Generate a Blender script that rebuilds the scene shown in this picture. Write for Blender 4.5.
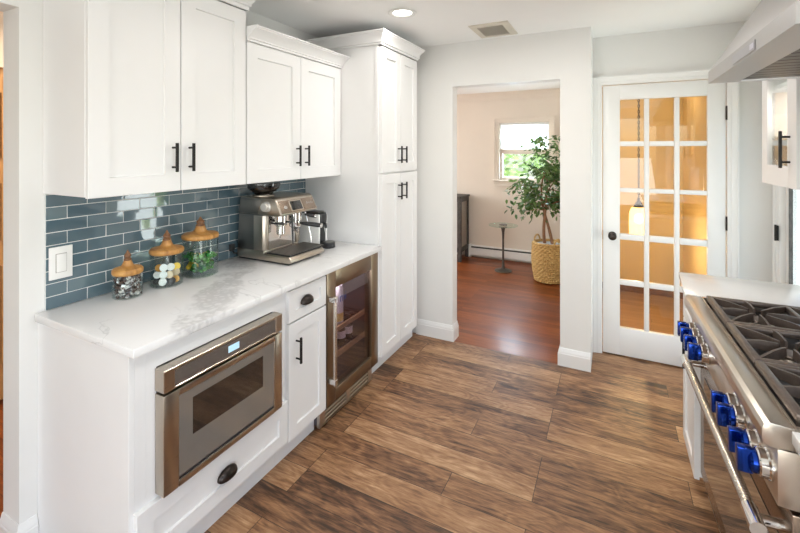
import bpy, bmesh, math, random
from mathutils import Vector, Matrix
random.seed(7)
S = bpy.context.scene
C = S.collection
PI = math.pi
for o in list(bpy.data.objects):
    bpy.data.objects.remove(o)

# ---------------------------------------------------------------- camera
cam = bpy.data.cameras.new('camera')
co = bpy.data.objects.new('camera', cam)
C.objects.link(co)
cam.sensor_width = 36
cam.lens = 36 * 419.75 / 800
cam.shift_x = 3.45 / 800
cam.shift_y = (149.68 - 266.5) / 800
cam.clip_start = .02
co.location = (2.0061, -.8077, 1.5524)
co.rotation_euler = (PI / 2, 0, .475)
S.camera = co

# ---------------------------------------------------------------- light and exposure
S.view_settings.view_transform = 'Standard'
S.view_settings.look = 'None'
S.view_settings.gamma = 1
S.view_settings.use_curve_mapping = False
S.view_settings.exposure = 0.3
w = bpy.data.worlds.new('sky')
S.world = w
w.use_nodes = True
nt = w.node_tree
bg = nt.nodes['Background']
sky = nt.nodes.new('ShaderNodeTexSky')
sky.sky_type = 'NISHITA'
sky.sun_disc = False
sky.sun_elevation = math.radians(50)
sky.sun_rotation = math.radians(200)
nt.links.new(sky.outputs[0], bg.inputs[0])
bg.inputs[1].default_value = .32


def area(name, loc, rot, sx, sy, power, col=(1, 1, 1)):
    l = bpy.data.lights.new(name, 'AREA')
    l.shape = 'RECTANGLE'
    l.size = sx
    l.size_y = sy
    l.energy = power
    l.color = col
    o = bpy.data.objects.new(name, l)
    o.location = loc
    o.rotation_euler = rot
    C.objects.link(o)
    return o


DAY = (.955, .98, 1)
area('ceiling_fill_back', (1.5, -4.1, .9), (PI / 2 + 1.1, 0, 0), 2.6, 2.0, 58, DAY)  # added upward fill behind the camera, lifts the ceiling
area('fill_side_low', (3.35, -1.45, .6), (PI / 2 + .02, 0, PI / 2), 1.5, 1.1, 18, DAY)  # added fill from an assumed slider, reaches the low cabinet fronts
area('fill_side_high', (3.25, -.1, 1.45), (PI / 2 + .35, 0, PI / 2), .9, .95, 8, DAY)  # added fill from an assumed window over the near counter
area('daylight_side_door', (4.3, 2.35, 1.0), (PI / 2 + .75, 0, PI / 2), 1.7, 2.3, 74, DAY)
area('daylight_hall_window', (.92, 5.6, 1.4), (PI / 2 + .1, 0, PI), 1.3, 1.0, 150, (.66, .82, 1))
area('fill_hall_side', (-2.5, 3.9, 1.4), (PI / 2 + .12, 0, -PI / 2), 1.8, 1.5, 66, (1, .95, .90))  # added fill for the hall, its side window is assumed
area('fill_left_room', (-.75, .9, 2.3), (0, 0, 0), .6, .6, 22, (1, .8, .6))  # added warm lamp under the side room ceiling, brightens the oak door


# ---------------------------------------------------------------- materials
def new_mat(name):
    m = bpy.data.materials.new(name)
    m.use_nodes = True
    return m, m.node_tree, m.node_tree.nodes['Principled BSDF']


def N(nt, typ, **kw):
    n = nt.nodes.new(typ)
    for k, v in kw.items():
        setattr(n, k, v)
    return n


def ramp(nt, fac, stops):
    r = N(nt, 'ShaderNodeValToRGB')
    e = r.color_ramp.elements
    while len(e) < len(stops):
        e.new(.5)
    for el, (p, c) in zip(e, stops):
        el.position = p
        el.color = (*c, 1) if len(c) == 3 else c
    nt.links.new(fac, r.inputs[0])
    return r.outputs[0]


def math_n(nt, op, a, b=None, clamp=False):
    n = N(nt, 'ShaderNodeMath', operation=op, use_clamp=clamp)
    for i, v in enumerate((a, b)):
        if v is None:
            continue
        if isinstance(v, (int, float)):
            n.inputs[i].default_value = v
        else:
            nt.links.new(v, n.inputs[i])
    return n.outputs[0]


def coords(nt, scale=(1, 1, 1), loc=(0, 0, 0), rot=(0, 0, 0)):
    t = N(nt, 'ShaderNodeTexCoord')
    m = N(nt, 'ShaderNodeMapping')
    m.inputs['Scale'].default_value = scale
    m.inputs['Location'].default_value = loc
    m.inputs['Rotation'].default_value = rot
    nt.links.new(t.outputs['Object'], m.inputs[0])
    return m.outputs[0]


def noise(nt, vec, scale, detail=3, rough=.55, dist=0):
    n = N(nt, 'ShaderNodeTexNoise')
    n.inputs['Scale'].default_value = scale
    n.inputs['Detail'].default_value = detail
    n.inputs['Roughness'].default_value = rough
    n.inputs['Distortion'].default_value = dist
    if vec:
        nt.links.new(vec, n.inputs['Vector'])
    return n.outputs['Fac']


def bump(nt, p, h, strength=.2, dist=.002):
    b = N(nt, 'ShaderNodeBump')
    b.inputs['Strength'].default_value = strength
    b.inputs['Distance'].default_value = dist
    nt.links.new(h, b.inputs['Height'])
    nt.links.new(b.outputs[0], p.inputs['Normal'])


def plain(name, col, rough=.5, metal=0, var=.03, nscale=30, stretch=(1, 1, 1), bmp=0, coat=0, spec=None):
    """procedural paint / metal / plastic: colour with a little noise variation"""
    m, nt, p = new_mat(name)
    f = noise(nt, coords(nt, stretch), nscale, 3)
    a = tuple(max(0, c * (1 - var)) for c in col)
    b = tuple(min(1, c * (1 + var)) for c in col)
    nt.links.new(ramp(nt, f, [(.3, a), (.7, b)]), p.inputs['Base Color'])
    p.inputs['Roughness'].default_value = rough
    p.inputs['Metallic'].default_value = metal
    if coat:
        p.inputs['Coat Weight'].default_value = coat
        p.inputs['Coat Roughness'].default_value = .05
    if spec is not None:
        p.inputs['Specular IOR Level'].default_value = spec
    if bmp:
        bump(nt, p, f, bmp, .001)
    return m


def brushed(name, col, rough=.26, axis=1, amount=.12):
    m, nt, p = new_mat(name)
    st = [60, 60, 60]
    st[axis] = .6
    f = noise(nt, coords(nt, st), 8, 3)
    p.inputs['Metallic'].default_value = 1
    nt.links.new(ramp(nt, f, [(.25, tuple(c * (1 - amount * .5) for c in col)), (.75, tuple(min(1, c * (1 + amount * .5)) for c in col))]), p.inputs['Base Color'])
    r = N(nt, 'ShaderNodeMapRange')
    r.inputs['To Min'].default_value = rough - amount * .4
    r.inputs['To Max'].default_value = rough + amount * .4
    nt.links.new(f, r.inputs['Value'])
    nt.links.new(r.outputs[0], p.inputs['Roughness'])
    return m


def emit(name, col, strength):
    m, nt, p = new_mat(name)
    p.inputs['Base Color'].default_value = (*col, 1)
    p.inputs['Emission Color'].default_value = (*col, 1)
    p.inputs['Emission Strength'].default_value = strength
    return m


def thin_glass(name, tint=(.97, .99, .98), rough=0.0, ior=1.45, boost=0.0):
    """clear pane: straight-through transmission plus fresnel mirror"""
    m, nt, p = new_mat(name)
    nt.nodes.remove(p)
    tr = N(nt, 'ShaderNodeBsdfTransparent')
    tr.inputs[0].default_value = (*tint, 1)
    gl = N(nt, 'ShaderNodeBsdfGlossy')
    gl.inputs['Roughness'].default_value = rough
    gl.inputs[0].default_value = (1, 1, 1, 1)
    lw = N(nt, 'ShaderNodeLayerWeight')
    lw.inputs[0].default_value = .5
    f0 = ((ior - 1) / (ior + 1)) ** 2
    sch = math_n(nt, 'MULTIPLY', math_n(nt, 'POWER', lw.outputs['Facing'], 5), 1 - f0)
    fac = math_n(nt, 'ADD', sch, f0 + boost, True)
    mx = N(nt, 'ShaderNodeMixShader')
    nt.links.new(fac, mx.inputs[0])
    nt.links.new(tr.outputs[0], mx.inputs[1])
    nt.links.new(gl.outputs[0], mx.inputs[2])
    nt.links.new(mx.outputs[0], nt.nodes['Material Output'].inputs[0])
    return m


def plank_floor(name, length, width, tones, rough, yoff, grain=14, bev=.0014, gap=(.03, .02, .012), knots=True, coat=0):
    m, nt, p = new_mat(name)
    v = coords(nt, (1, 1, 1), (.31, -yoff, 0))
    b = N(nt, 'ShaderNodeTexBrick')
    b.offset = .37
    b.offset_frequency = 3
    b.inputs['Color1'].default_value = (0, 0, 0, 1)
    b.inputs['Color2'].default_value = (1, 1, 1, 1)
    b.inputs['Mortar'].default_value = (.5, .5, .5, 1)
    b.inputs['Scale'].default_value = 1
    b.inputs['Mortar Size'].default_value = bev
    b.inputs['Mortar Smooth'].default_value = .1
    b.inputs['Bias'].default_value = 0
    b.inputs['Brick Width'].default_value = length
    b.inputs['Row Height'].default_value = width
    nt.links.new(v, b.inputs['Vector'])
    sep = N(nt, 'ShaderNodeSeparateColor')
    nt.links.new(b.outputs['Color'], sep.inputs[0])
    rnd = sep.outputs[0]
    # grain running along each plank, shifted plank by plank
    st = coords(nt, (1.3, grain * .62, 1))
    addv = N(nt, 'ShaderNodeVectorMath', operation='ADD')
    cmb = N(nt, 'ShaderNodeCombineXYZ')
    sh = math_n(nt, 'MULTIPLY', rnd, 43.7)
    nt.links.new(sh, cmb.inputs[0])
    nt.links.new(sh, cmb.inputs[2])
    nt.links.new(st, addv.inputs[0])
    nt.links.new(cmb.outputs[0], addv.inputs[1])
    g1 = noise(nt, addv.outputs[0], 2.2, 9, .68, 1.1)
    stf = coords(nt, (3.5, grain * 3, 1))
    addf = N(nt, 'ShaderNodeVectorMath', operation='ADD')
    nt.links.new(stf, addf.inputs[0])
    nt.links.new(cmb.outputs[0], addf.inputs[1])
    g2 = noise(nt, addf.outputs[0], 2.2, 6, .72, .6)
    st2 = coords(nt, (1.6, 4.6, 1))
    addw = N(nt, 'ShaderNodeVectorMath', operation='ADD')
    nt.links.new(st2, addw.inputs[0])
    nt.links.new(cmb.outputs[0], addw.inputs[1])
    blot = noise(nt, addw.outputs[0], 2.0, 6, .66, .8)
    # growth rings: contour lines of the slow noise
    ring = math_n(nt, 'SINE', math_n(nt, 'MULTIPLY', noise(nt, addw.outputs[0], 1.1, 3, .5, .4), 95))
    f = math_n(nt, 'MULTIPLY', g1, .40)
    f = math_n(nt, 'ADD', f, math_n(nt, 'MULTIPLY', g2, .36))
    f = math_n(nt, 'ADD', f, math_n(nt, 'MULTIPLY', blot, .24 if knots else .1))
    f = math_n(nt, 'ADD', f, math_n(nt, 'MULTIPLY', ring, .022 if knots else 0))
    f = math_n(nt, 'ADD', f, math_n(nt, 'MULTIPLY', math_n(nt, 'SUBTRACT', rnd, .5), .15))
    if not knots:
        f = math_n(nt, 'ADD', f, .1)
    else:
        vk = N(nt, 'ShaderNodeTexVoronoi')
        vk.inputs['Scale'].default_value = 1.0
        nt.links.new(addw.outputs[0], vk.inputs['Vector'])
        kn = ramp(nt, vk.outputs['Distance'], [(.03, (1, 1, 1)), (.15, (0, 0, 0))])
        f = math_n(nt, 'SUBTRACT', f, math_n(nt, 'MULTIPLY', kn, .16))
    c = ramp(nt, f, tones)
    mx = N(nt, 'ShaderNodeMix', data_type='RGBA')
    nt.links.new(b.outputs['Fac'], mx.inputs['Factor'])
    nt.links.new(c, mx.inputs['A'])
    mx.inputs['B'].default_value = (*gap, 1)
    nt.links.new(mx.outputs['Result'], p.inputs['Base Color'])
    p.inputs['Roughness'].default_value = rough
    if coat:
        p.inputs['Coat Weight'].default_value = coat
        p.inputs['Coat Roughness'].default_value = .25
        p.inputs['Specular IOR Level'].default_value = .2
    h = math_n(nt, 'SUBTRACT', math_n(nt, 'MULTIPLY', g2, .25), b.outputs['Fac'])
    bump(nt, p, h, .25, .002)
    return m


def quartz_mat(broad=.5):
    m, nt, p = new_mat('veined_white_quartz')
    v = coords(nt)
    t = N(nt, 'ShaderNodeSeparateXYZ')
    geo = N(nt, 'ShaderNodeTexCoord')
    nt.links.new(v, t.inputs[0])
    # thin hairline veins
    n1 = noise(nt, coords(nt, (1.2, 2.2, 1), (0, 0, 3.3), (0, 0, .6)), 2.1, 4, .55, 1.0)
    vein = math_n(nt, 'SUBTRACT', 1, math_n(nt, 'MULTIPLY', math_n(nt, 'ABSOLUTE', math_n(nt, 'SUBTRACT', n1, .5)), 70), True)
    gate = ramp(nt, noise(nt, v, 2.3, 2), [(.48, (0, 0, 0)), (.62, (1, 1, 1))])
    vein = math_n(nt, 'MULTIPLY', vein, gate)
    # the broad grey band running diagonally across the slab (line from (.70,.15) to (.25,.78))
    wob = noise(nt, v, 5, 4, .6)
    d = math_n(nt, 'ADD', math_n(nt, 'MULTIPLY', math_n(nt, 'SUBTRACT', t.outputs[0], BAND[0]), .80), math_n(nt, 'MULTIPLY', math_n(nt, 'SUBTRACT', t.outputs[1], BAND[1]), .60))
    d = math_n(nt, 'ADD', d, math_n(nt, 'MULTIPLY', math_n(nt, 'SUBTRACT', wob, .5), .22))
    band = math_n(nt, 'SUBTRACT', 1, math_n(nt, 'MULTIPLY', math_n(nt, 'ABSOLUTE', d), 11), True)
    band = ramp(nt, band, [(.0, (0, 0, 0)), (.22, (.8, .8, .8)), (.5, (1, 1, 1))])
    vo = N(nt, 'ShaderNodeTexVoronoi')
    vo.feature = 'DISTANCE_TO_EDGE'
    vo.inputs['Scale'].default_value = 34
    wv = N(nt, 'ShaderNodeVectorMath', operation='ADD')
    cmb = N(nt, 'ShaderNodeCombineXYZ')
    nt.links.new(math_n(nt, 'MULTIPLY', noise(nt, v, 18, 2), .05), cmb.inputs[0])
    nt.links.new(v, wv.inputs[0])
    nt.links.new(cmb.outputs[0], wv.inputs[1])
    nt.links.new(wv.outputs[0], vo.inputs['Vector'])
    cells = ramp(nt, vo.outputs['Distance'], [(.0, (1, 1, 1)), (.14, (.95, .95, .95)), (.24, (.62, .62, .62)), (.5, (.5, .5, .5))])
    fine = ramp(nt, noise(nt, v, 7, 4, .65), [(.40, (.3, .3, .3)), (.50, (1, 1, 1))])
    band = math_n(nt, 'MULTIPLY', math_n(nt, 'MULTIPLY', band, cells), fine)
    f = math_n(nt, 'MAXIMUM', math_n(nt, 'MULTIPLY', vein, .38), math_n(nt, 'MULTIPLY', band, broad), True)
    c = ramp(nt, f, [(0, (.80, .79, .78)), (1, (.36, .35, .345))])
    nt.links.new(c, p.inputs['Base Color'])
    p.inputs['Roughness'].default_value = .16
    return m


BAND = (.475 - .325, .46 - .81)   # in the slab's own coordinates (its origin is its middle)
MAT = {}
M = MAT
M['cab'] = plain('white_cabinet_paint', (.80, .79, .78), .34, 0, .012, 4)
M['wall'] = plain('soft_white_wall_paint', (.79, .78, .755), .6, 0, .012, 3, bmp=.03)
M['ceil'] = plain('matt_ceiling_paint', (.93, .92, .905), .8, 0, .01, 3)
M['trim'] = plain('white_trim_paint', (.82, .81, .79), .3, 0, .01, 5)
M['cream'] = plain('warm_cream_wall_paint', (.80, .715, .62), .65, 0, .015, 3)
M['pantry'] = plain('tan_wall_paint', (.66, .50, .245), .6, 0, .03, 4)
M['black'] = plain('matt_black_metal', (.022, .02, .019), .38, .6, .2, 60)
M['bronze'] = plain('oil_rubbed_bronze', (.045, .036, .032), .3, .8, .25, 40)
M['plastic'] = plain('black_plastic', (.02, .02, .021), .35, 0, .2, 60)
M['steel'] = brushed('brushed_stainless', (.66, .595, .52), .29, 1, .02)
M['steel_v'] = brushed('brushed_stainless_upright', (.58, .52, .46), .27, 2, .05)
M['steel_dark'] = brushed('dull_grey_steel', (.26, .245, .225), .33, 0, .05)
M['champagne'] = brushed('champagne_steel', (.50, .44, .37), .28, 1, .04)
M['warmsteel'] = brushed('warm_bronze_steel', (.34, .265, .21), .26, 2, .05)
M['cool_door'] = brushed('bronzed_stainless_door', (.27, .212, .152), .3, 1, .05)
M['hoodsteel'] = brushed('soft_stainless_hood', (.47, .455, .45), .42, 1, .02)
M['chrome'] = plain('polished_chrome', (.72, .70, .68), .08, 1, .02, 10)
M['blue'] = plain('cobalt_blue_anodised', (.006, .043, .32), .17, .9, .05, 20, coat=.15)
M['iron'] = plain('dark_cast_iron', (.15, .115, .095), .36, .55, .15, 50, bmp=.1)
M['cooktop'] = plain('black_enamel', (.010, .0095, .01), .3, 0, .1, 40)
M['mwglass'] = plain('grey_mirror_glass', (.30, .285, .26), .12, .55, .03, 8)
M['mwwin'] = plain('dark_oven_glass', (.022, .016, .013), .05, 0, .1, 8, coat=1)
M['ctrl'] = plain('grey_control_panel', (.185, .165, .15), .22, .5, .03, 12)
M['glass'] = thin_glass('clear_glass')
M['doorglass'] = thin_glass('door_pane_glass', (.97, .97, .96), 0, 1.5)
M['coolglass'] = thin_glass('tinted_cooler_glass', (.74, .68, .72), 0, 1.55, .02)
M['ovenglass'] = plain('black_oven_window', (.03, .027, .024), .06, .2, .1, 10, coat=1)
M['jarglass'] = thin_glass('jar_glass', (.93, .96, .95), 0, 1.5)
M['satin'] = plain('satin_silver', (.66, .63, .59), .35, .55, .03, 20)
M['smoke'] = thin_glass('smoked_plastic', (.22, .20, .18), .08, 1.5, .04)
M['coolgrey'] = plain('dark_grey_liner', (.11, .095, .10), .4, 0, .05, 10)
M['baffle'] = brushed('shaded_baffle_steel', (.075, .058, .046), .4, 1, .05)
M['knurl'] = brushed('ridged_stainless', (.58, .52, .455), .27, 1, .03)
_kn = M['knurl'].node_tree
_sp = N(_kn, 'ShaderNodeSeparateXYZ')
_kn.links.new(coords(_kn), _sp.inputs[0])
bump(_kn, _kn.nodes['Principled BSDF'], math_n(_kn, 'SINE', math_n(_kn, 'MULTIPLY', math_n(_kn, 'ADD', _sp.outputs[1], math_n(_kn, 'MULTIPLY', _sp.outputs[2], .6)), 620)), .4, .002)
M['frost'] = plain('frosted_grey_strip', (.40, .39, .41), .35, .5, .02, 20)
M['lcdgrey'] = plain('lavender_grey_display', (.55, .53, .60), .3, 0, .02, 20)
M['grout'] = plain('pale_grout', (.70, .70, .68), .8, 0, .05, 80)
M['white_plastic'] = plain('white_plastic', (.83, .82, .79), .35, 0, .01, 20)
M['lens'] = emit('lamp_lens', (1, .95, .88), 9)
M['lcd'] = emit('pale_blue_display', (.36, .55, .68), .55)
M['screen'] = plain('dark_screen', (.012, .013, .014), .12, 0, .1, 20, coat=.6)
M['quartz'] = quartz_mat()
M['quartz_plain'] = quartz_mat(0)
M['ink'] = plain('pale_print', (.42, .39, .36), .5, 0, .02, 20)
M['darkink'] = plain('dark_print', (.05, .048, .045), .5, 0, .02, 20)
M['floor'] = plank_floor('rustic_plank_floor', 1.0, .15,
                         [(.36, (.045, .023, .013)), (.435, (.15, .070, .033)), (.505, (.285, .142, .066)), (.58, (.41, .227, .112)), (.68, (.62, .40, .23))],
                         .46, .06)
M['cherry'] = plank_floor('polished_cherry_floor', 1.0, .057,
                          [(.28, (.05, .010, .003)), (.45, (.15, .034, .008)), (.6, (.26, .068, .015)), (.8, (.38, .125, .032))],
                          .5, .0, 20, .0006, (.03, .008, .003), False, .55)
M['pantryfloor'] = plank_floor('brown_pantry_floor', 1.0, .08,
                               [(.3, (.20, .11, .055)), (.6, (.33, .19, .10)), (.8, (.42, .26, .14))], .5, 0, 14, .001, (.02, .01, .006), False)


def tile_mat():
    m, nt, p = new_mat('blue_grey_glazed_tile')
    g = N(nt, 'ShaderNodeNewGeometry')
    c = ramp(nt, g.outputs['Random Per Island'], [(0, (.080, .130, .160)), (.5, (.100, .155, .183)), (1, (.125, .182, .203))])
    nt.links.new(c, p.inputs['Base Color'])
    p.inputs['Roughness'].default_value = .05
    p.inputs['Coat Weight'].default_value = 1
    p.inputs['Coat Roughness'].default_value = .015
    bump(nt, p, noise(nt, coords(nt), 7, 1), .10, .003)
    return m


M['tile'] = tile_mat()


def wood_mat(name, tones, scale=(6, 6, 30), ns=2.2, rough=.4, dist=2.0):
    m, nt, p = new_mat(name)
    f = noise(nt, coords(nt, scale), ns, 5, .6, dist)
    nt.links.new(ramp(nt, f, tones), p.inputs['Base Color'])
    p.inputs['Roughness'].default_value = rough
    return m


M['acacia'] = wood_mat('acacia_wood', [(.30, (.28, .115, .028)), (.5, (.47, .225, .058)), (.70, (.62, .335, .10))], (9, 30, 9), 1.4, .4, .5)
M['acacia_dark'] = wood_mat('dark_acacia_wood', [(.3, (.12, .05, .018)), (.7, (.26, .115, .042))], (10, 10, 30), 2)
M['shelfwood'] = wood_mat('beech_shelf_front', [(.3, (.30, .19, .10)), (.7, (.45, .31, .18))], (20, 2, 20), 2)
M['greywood'] = wood_mat('weathered_dark_wood', [(.3, (.035, .032, .03)), (.7, (.11, .10, .09))], (12, 12, 3), 3, .6)
M['oakdoor'] = wood_mat('honey_oak', [(.3, (.36, .18, .06)), (.7, (.55, .31, .12))], (14, 14, 1.5), 3, .4)
M['bark'] = wood_mat('brown_bark', [(.3, (.13, .06, .028)), (.7, (.33, .17, .085))], (20, 20, 5), 3, .8)
M['cane'] = plain('mesh_cane_panel', (.30, .255, .22), .7, 0, .25, 160)
M['seagrass'] = wood_mat('woven_seagrass', [(.3, (.22, .11, .03)), (.5, (.52, .32, .10)), (.7, (.74, .52, .22))], (30, 30, 60), 2, .75, .6)
M['soil'] = plain('pale_pebble_top', (.55, .54, .52), .8, 0, .2, 60)


def leaf_mat(name, a, b):
    m, nt, p = new_mat(name)
    g = N(nt, 'ShaderNodeNewGeometry')
    c = ramp(nt, g.outputs['Random Per Island'], [(0, a), (1, b)])
    nt.links.new(c, p.inputs['Base Color'])
    p.inputs['Roughness'].default_value = .42
    tr = N(nt, 'ShaderNodeBsdfTranslucent')
    nt.links.new(c, tr.inputs[0])
    mx = N(nt, 'ShaderNodeMixShader')
    mx.inputs[0].default_value = .3
    nt.links.new(p.outputs[0], mx.inputs[1])
    nt.links.new(tr.outputs[0], mx.inputs[2])
    nt.links.new(mx.outputs[0], nt.nodes['Material Output'].inputs[0])
    return m


M['leaf'] = leaf_mat('ficus_leaf', (.035, .09, .022), (.17, .27, .075))
M['garden'] = leaf_mat('sunlit_garden_leaf', (.45, .68, .16), (.92, .95, .55))  # sunlight put into the leaf colour
M['lawn'] = plain('garden_lawn', (.16, .26, .06), .9, 0, .3, 8)


def shade_mat():
    m, nt, p = new_mat('cellular_shade_fabric')
    t = coords(nt)
    sp = N(nt, 'ShaderNodeSeparateXYZ')
    nt.links.new(t, sp.inputs[0])
    wv = math_n(nt, 'SINE', math_n(nt, 'MULTIPLY', sp.outputs[2], 330))
    nt.links.new(ramp(nt, wv, [(0, (.86, .86, .85)), (1, (.95, .95, .94))]), p.inputs['Base Color'])
    p.inputs['Roughness'].default_value = .9
    tr = N(nt, 'ShaderNodeBsdfTranslucent')
    tr.inputs[0].default_value = (.96, .95, .92, 1)
    mx = N(nt, 'ShaderNodeMixShader')
    mx.inputs[0].default_value = .6
    nt.links.new(p.outputs[0], mx.inputs[1])
    nt.links.new(tr.outputs[0], mx.inputs[2])
    nt.links.new(mx.outputs[0], nt.nodes['Material Output'].inputs[0])
    return m


M['shade'] = shade_mat()


# ---------------------------------------------------------------- geometry helpers
class MB:
    def __init__(s):
        s.bm = bmesh.new()

    def _add(s, verts, faces):
        vs = [s.bm.verts.new(v) for v in verts]
        out = []
        for f in faces:
            try:
                out.append(s.bm.faces.new([vs[i] for i in f]))
            except ValueError:
                pass
        return vs, out

    def box(s, x0, x1, y0, y1, z0, z1, bev=0, seg=2):
        x0, x1 = min(x0, x1), max(x0, x1)
        y0, y1 = min(y0, y1), max(y0, y1)
        z0, z1 = min(z0, z1), max(z0, z1)
        b = bmesh.new()
        vs = [b.verts.new(v) for v in ((x0, y0, z0), (x1, y0, z0), (x1, y1, z0), (x0, y1, z0), (x0, y0, z1), (x1, y0, z1), (x1, y1, z1), (x0, y1, z1))]
        for f in ((3, 2, 1, 0), (4, 5, 6, 7), (0, 1, 5, 4), (1, 2, 6, 5), (2, 3, 7, 6), (3, 0, 4, 7)):
            b.faces.new([vs[i] for i in f])
        if bev:
            bev = min(bev, .49 * min(x1 - x0, y1 - y0, z1 - z0))
            bmesh.ops.bevel(b, geom=list(b.edges), offset=bev, segments=seg, profile=.5, affect='EDGES')
        s.join(b)
        return s

    def join(s, b):
        me = bpy.data.meshes.new('tmp')
        b.to_mesh(me)
        b.free()
        s.bm.from_mesh(me)
        bpy.data.meshes.remove(me)

    def tube(s, pts, r, seg=12, cap=True):
        pts = [Vector(p) for p in pts]
        rs = r if isinstance(r, (list, tuple)) else [r] * len(pts)
        rings = []
        up = None
        for i, p in enumerate(pts):
            d = (pts[min(i + 1, len(pts) - 1)] - pts[max(i - 1, 0)]).normalized()
            if up is None:
                up = d.orthogonal().normalized()
            a = (up - d * up.dot(d)).normalized()
            up = a
            b = d.cross(a)
            rings.append([s.bm.verts.new(p + (a * math.cos(2 * PI * k / seg) + b * math.sin(2 * PI * k / seg)) * rs[i]) for k in range(seg)])
        for i in range(len(rings) - 1):
            for k in range(seg):
                s.bm.faces.new((rings[i][k], rings[i][(k + 1) % seg], rings[i + 1][(k + 1) % seg], rings[i + 1][k]))
        if cap:
            s.bm.faces.new(rings[0][::-1])
            s.bm.faces.new(rings[-1])
        return s

    def lathe(s, prof, c=(0, 0, 0), seg=32, axis='z', wob=None):
        """prof: list of (radius, height); closed at the ends when radius is 0"""
        c = Vector(c)
        rows = []
        for r, h in prof:
            if r <= 1e-6:
                rows.append([s.bm.verts.new(s._ax(c, 0, 0, h, axis))])
            else:
                row = []
                for k in range(seg):
                    a = 2 * PI * k / seg
                    rr = r + (wob(a, h) if wob else 0)
                    row.append(s.bm.verts.new(s._ax(c, rr * math.cos(a), rr * math.sin(a), h, axis)))
                rows.append(row)
        for i in range(len(rows) - 1):
            A, B = rows[i], rows[i + 1]
            for k in range(seg):
                k2 = (k + 1) % seg
                if len(A) == 1 and len(B) == 1:
                    continue
                if len(A) == 1:
                    s.bm.faces.new((A[0], B[k2], B[k]))
                elif len(B) == 1:
                    s.bm.faces.new((A[k], A[k2], B[0]))
                else:
                    s.bm.faces.new((A[k], A[k2], B[k2], B[k]))
        return s

    @staticmethod
    def _ax(c, a, b, h, axis):
        if axis == 'z':
            return c + Vector((a, b, h))
        if axis == 'y':
            return c + Vector((b, h, a))
        return c + Vector((h, a, b))

    def cyl(s, c, r, h, seg=24, axis='z', bev=.0):
        if bev:
            return s.lathe([(0, 0), (r - bev, 0), (r, bev), (r, h - bev), (r - bev, h), (0, h)], c, seg, axis)
        return s.lathe([(0, 0), (r, 0), (r, h), (0, h)], c, seg, axis)

    def prism(s, poly, mapf, w0, w1, bev=0):
        b = bmesh.new()
        A = [b.verts.new(mapf(u, v, w0)) for u, v in poly]
        B = [b.verts.new(mapf(u, v, w1)) for u, v in poly]
        n = len(poly)
        b.faces.new(A[::-1])
        b.faces.new(B)
        for i in range(n):
            b.faces.new((A[i], A[(i + 1) % n], B[(i + 1) % n], B[i]))
        bmesh.ops.recalc_face_normals(b, faces=list(b.faces))
        if bev:
            bmesh.ops.bevel(b, geom=list(b.edges), offset=bev, segments=2, profile=.5, affect='EDGES')
        s.join(b)
        return s

    def sweep(s, path, prof, mapf, closed=False):
        """path: 2-D points; prof: (offset to the left normal, height); mapf(a, b, h) -> xyz"""
        n = len(path)
        path = [Vector(p) for p in path]
        rings = []
        for i in range(n):
            dirs = []
            if i > 0 or closed:
                dirs.append((path[i] - path[i - 1]).normalized())
            if i < n - 1 or closed:
                dirs.append((path[(i + 1) % n] - path[i]).normalized())
            ns = [Vector((-d.y, d.x)) for d in dirs]
            if len(ns) == 1:
                mi = ns[0]
            else:
                mi = (ns[0] + ns[1]) / max(1e-6, 1 + ns[0].dot(ns[1]))
            rings.append([s.bm.verts.new(mapf(path[i].x + mi.x * o, path[i].y + mi.y * o, h)) for o, h in prof])
        k = len(prof)
        last = n if closed else n - 1
        for i in range(last):
            A, B = rings[i], rings[(i + 1) % n]
            for j in range(k):
                s.bm.faces.new((A[j], A[(j + 1) % k], B[(j + 1) % k], B[j]))
        if not closed:
            s.bm.faces.new(rings[0])
            s.bm.faces.new(rings[-1][::-1])
        return s

    def shaker(s, u0, u1, v0, v1, t, mapf, rail=.06, rec=.009, eb=.0018):
        """flat-panel shaker front; mapf(u, v, w): w = 0 at the back, t at the face"""
        def ring(d, w):
            return [s.bm.verts.new(mapf(u, v, w)) for u, v in ((u0 + d, v0 + d), (u1 - d, v0 + d), (u1 - d, v1 - d), (u0 + d, v1 - d))]
        R = [ring(0, 0), ring(0, t - eb), ring(eb, t), ring(rail, t), ring(rail + .002, t - rec)]
        s.bm.faces.new(R[0][::-1])
        for A, B in zip(R, R[1:]):
            for k in range(4):
                s.bm.faces.new((A[k], A[(k + 1) % 4], B[(k + 1) % 4], B[k]))
        s.bm.faces.new(R[-1])
        return s

    def sphere(s, c, r, sub=2, scale=(1, 1, 1)):
        b = bmesh.new()
        bmesh.ops.create_icosphere(b, subdivisions=sub, radius=r)
        for v in b.verts:
            v.co = Vector((v.co.x * scale[0], v.co.y * scale[1], v.co.z * scale[2])) + Vector(c)
        s.join(b)
        return s

    def build(s, name, mat, parent=None, smooth=30, structure=False, keep=False, origin=None):
        bmesh.ops.recalc_face_normals(s.bm, faces=list(s.bm.faces))
        if parent is not None:
            org = ORG.get(parent.name, Vector((0, 0, 0)))
        elif origin is not None:
            org = Vector(origin)
        elif structure or keep:
            org = Vector((0, 0, 0))
        else:
            lo = [min(v.co[i] for v in s.bm.verts) for i in range(3)]
            hi = [max(v.co[i] for v in s.bm.verts) for i in range(3)]
            org = Vector(((lo[0] + hi[0]) / 2, (lo[1] + hi[1]) / 2, lo[2]))
        if org.length:
            bmesh.ops.translate(s.bm, verts=list(s.bm.verts), vec=-org)
        me = bpy.data.meshes.new(name)
        s.bm.to_mesh(me)
        s.bm.free()
        me.materials.append(MAT[mat] if isinstance(mat, str) else mat)
        if smooth:
            me.shade_smooth()
            me.set_sharp_from_angle(angle=math.radians(smooth))
        o = bpy.data.objects.new(name, me)
        C.objects.link(o)
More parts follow.
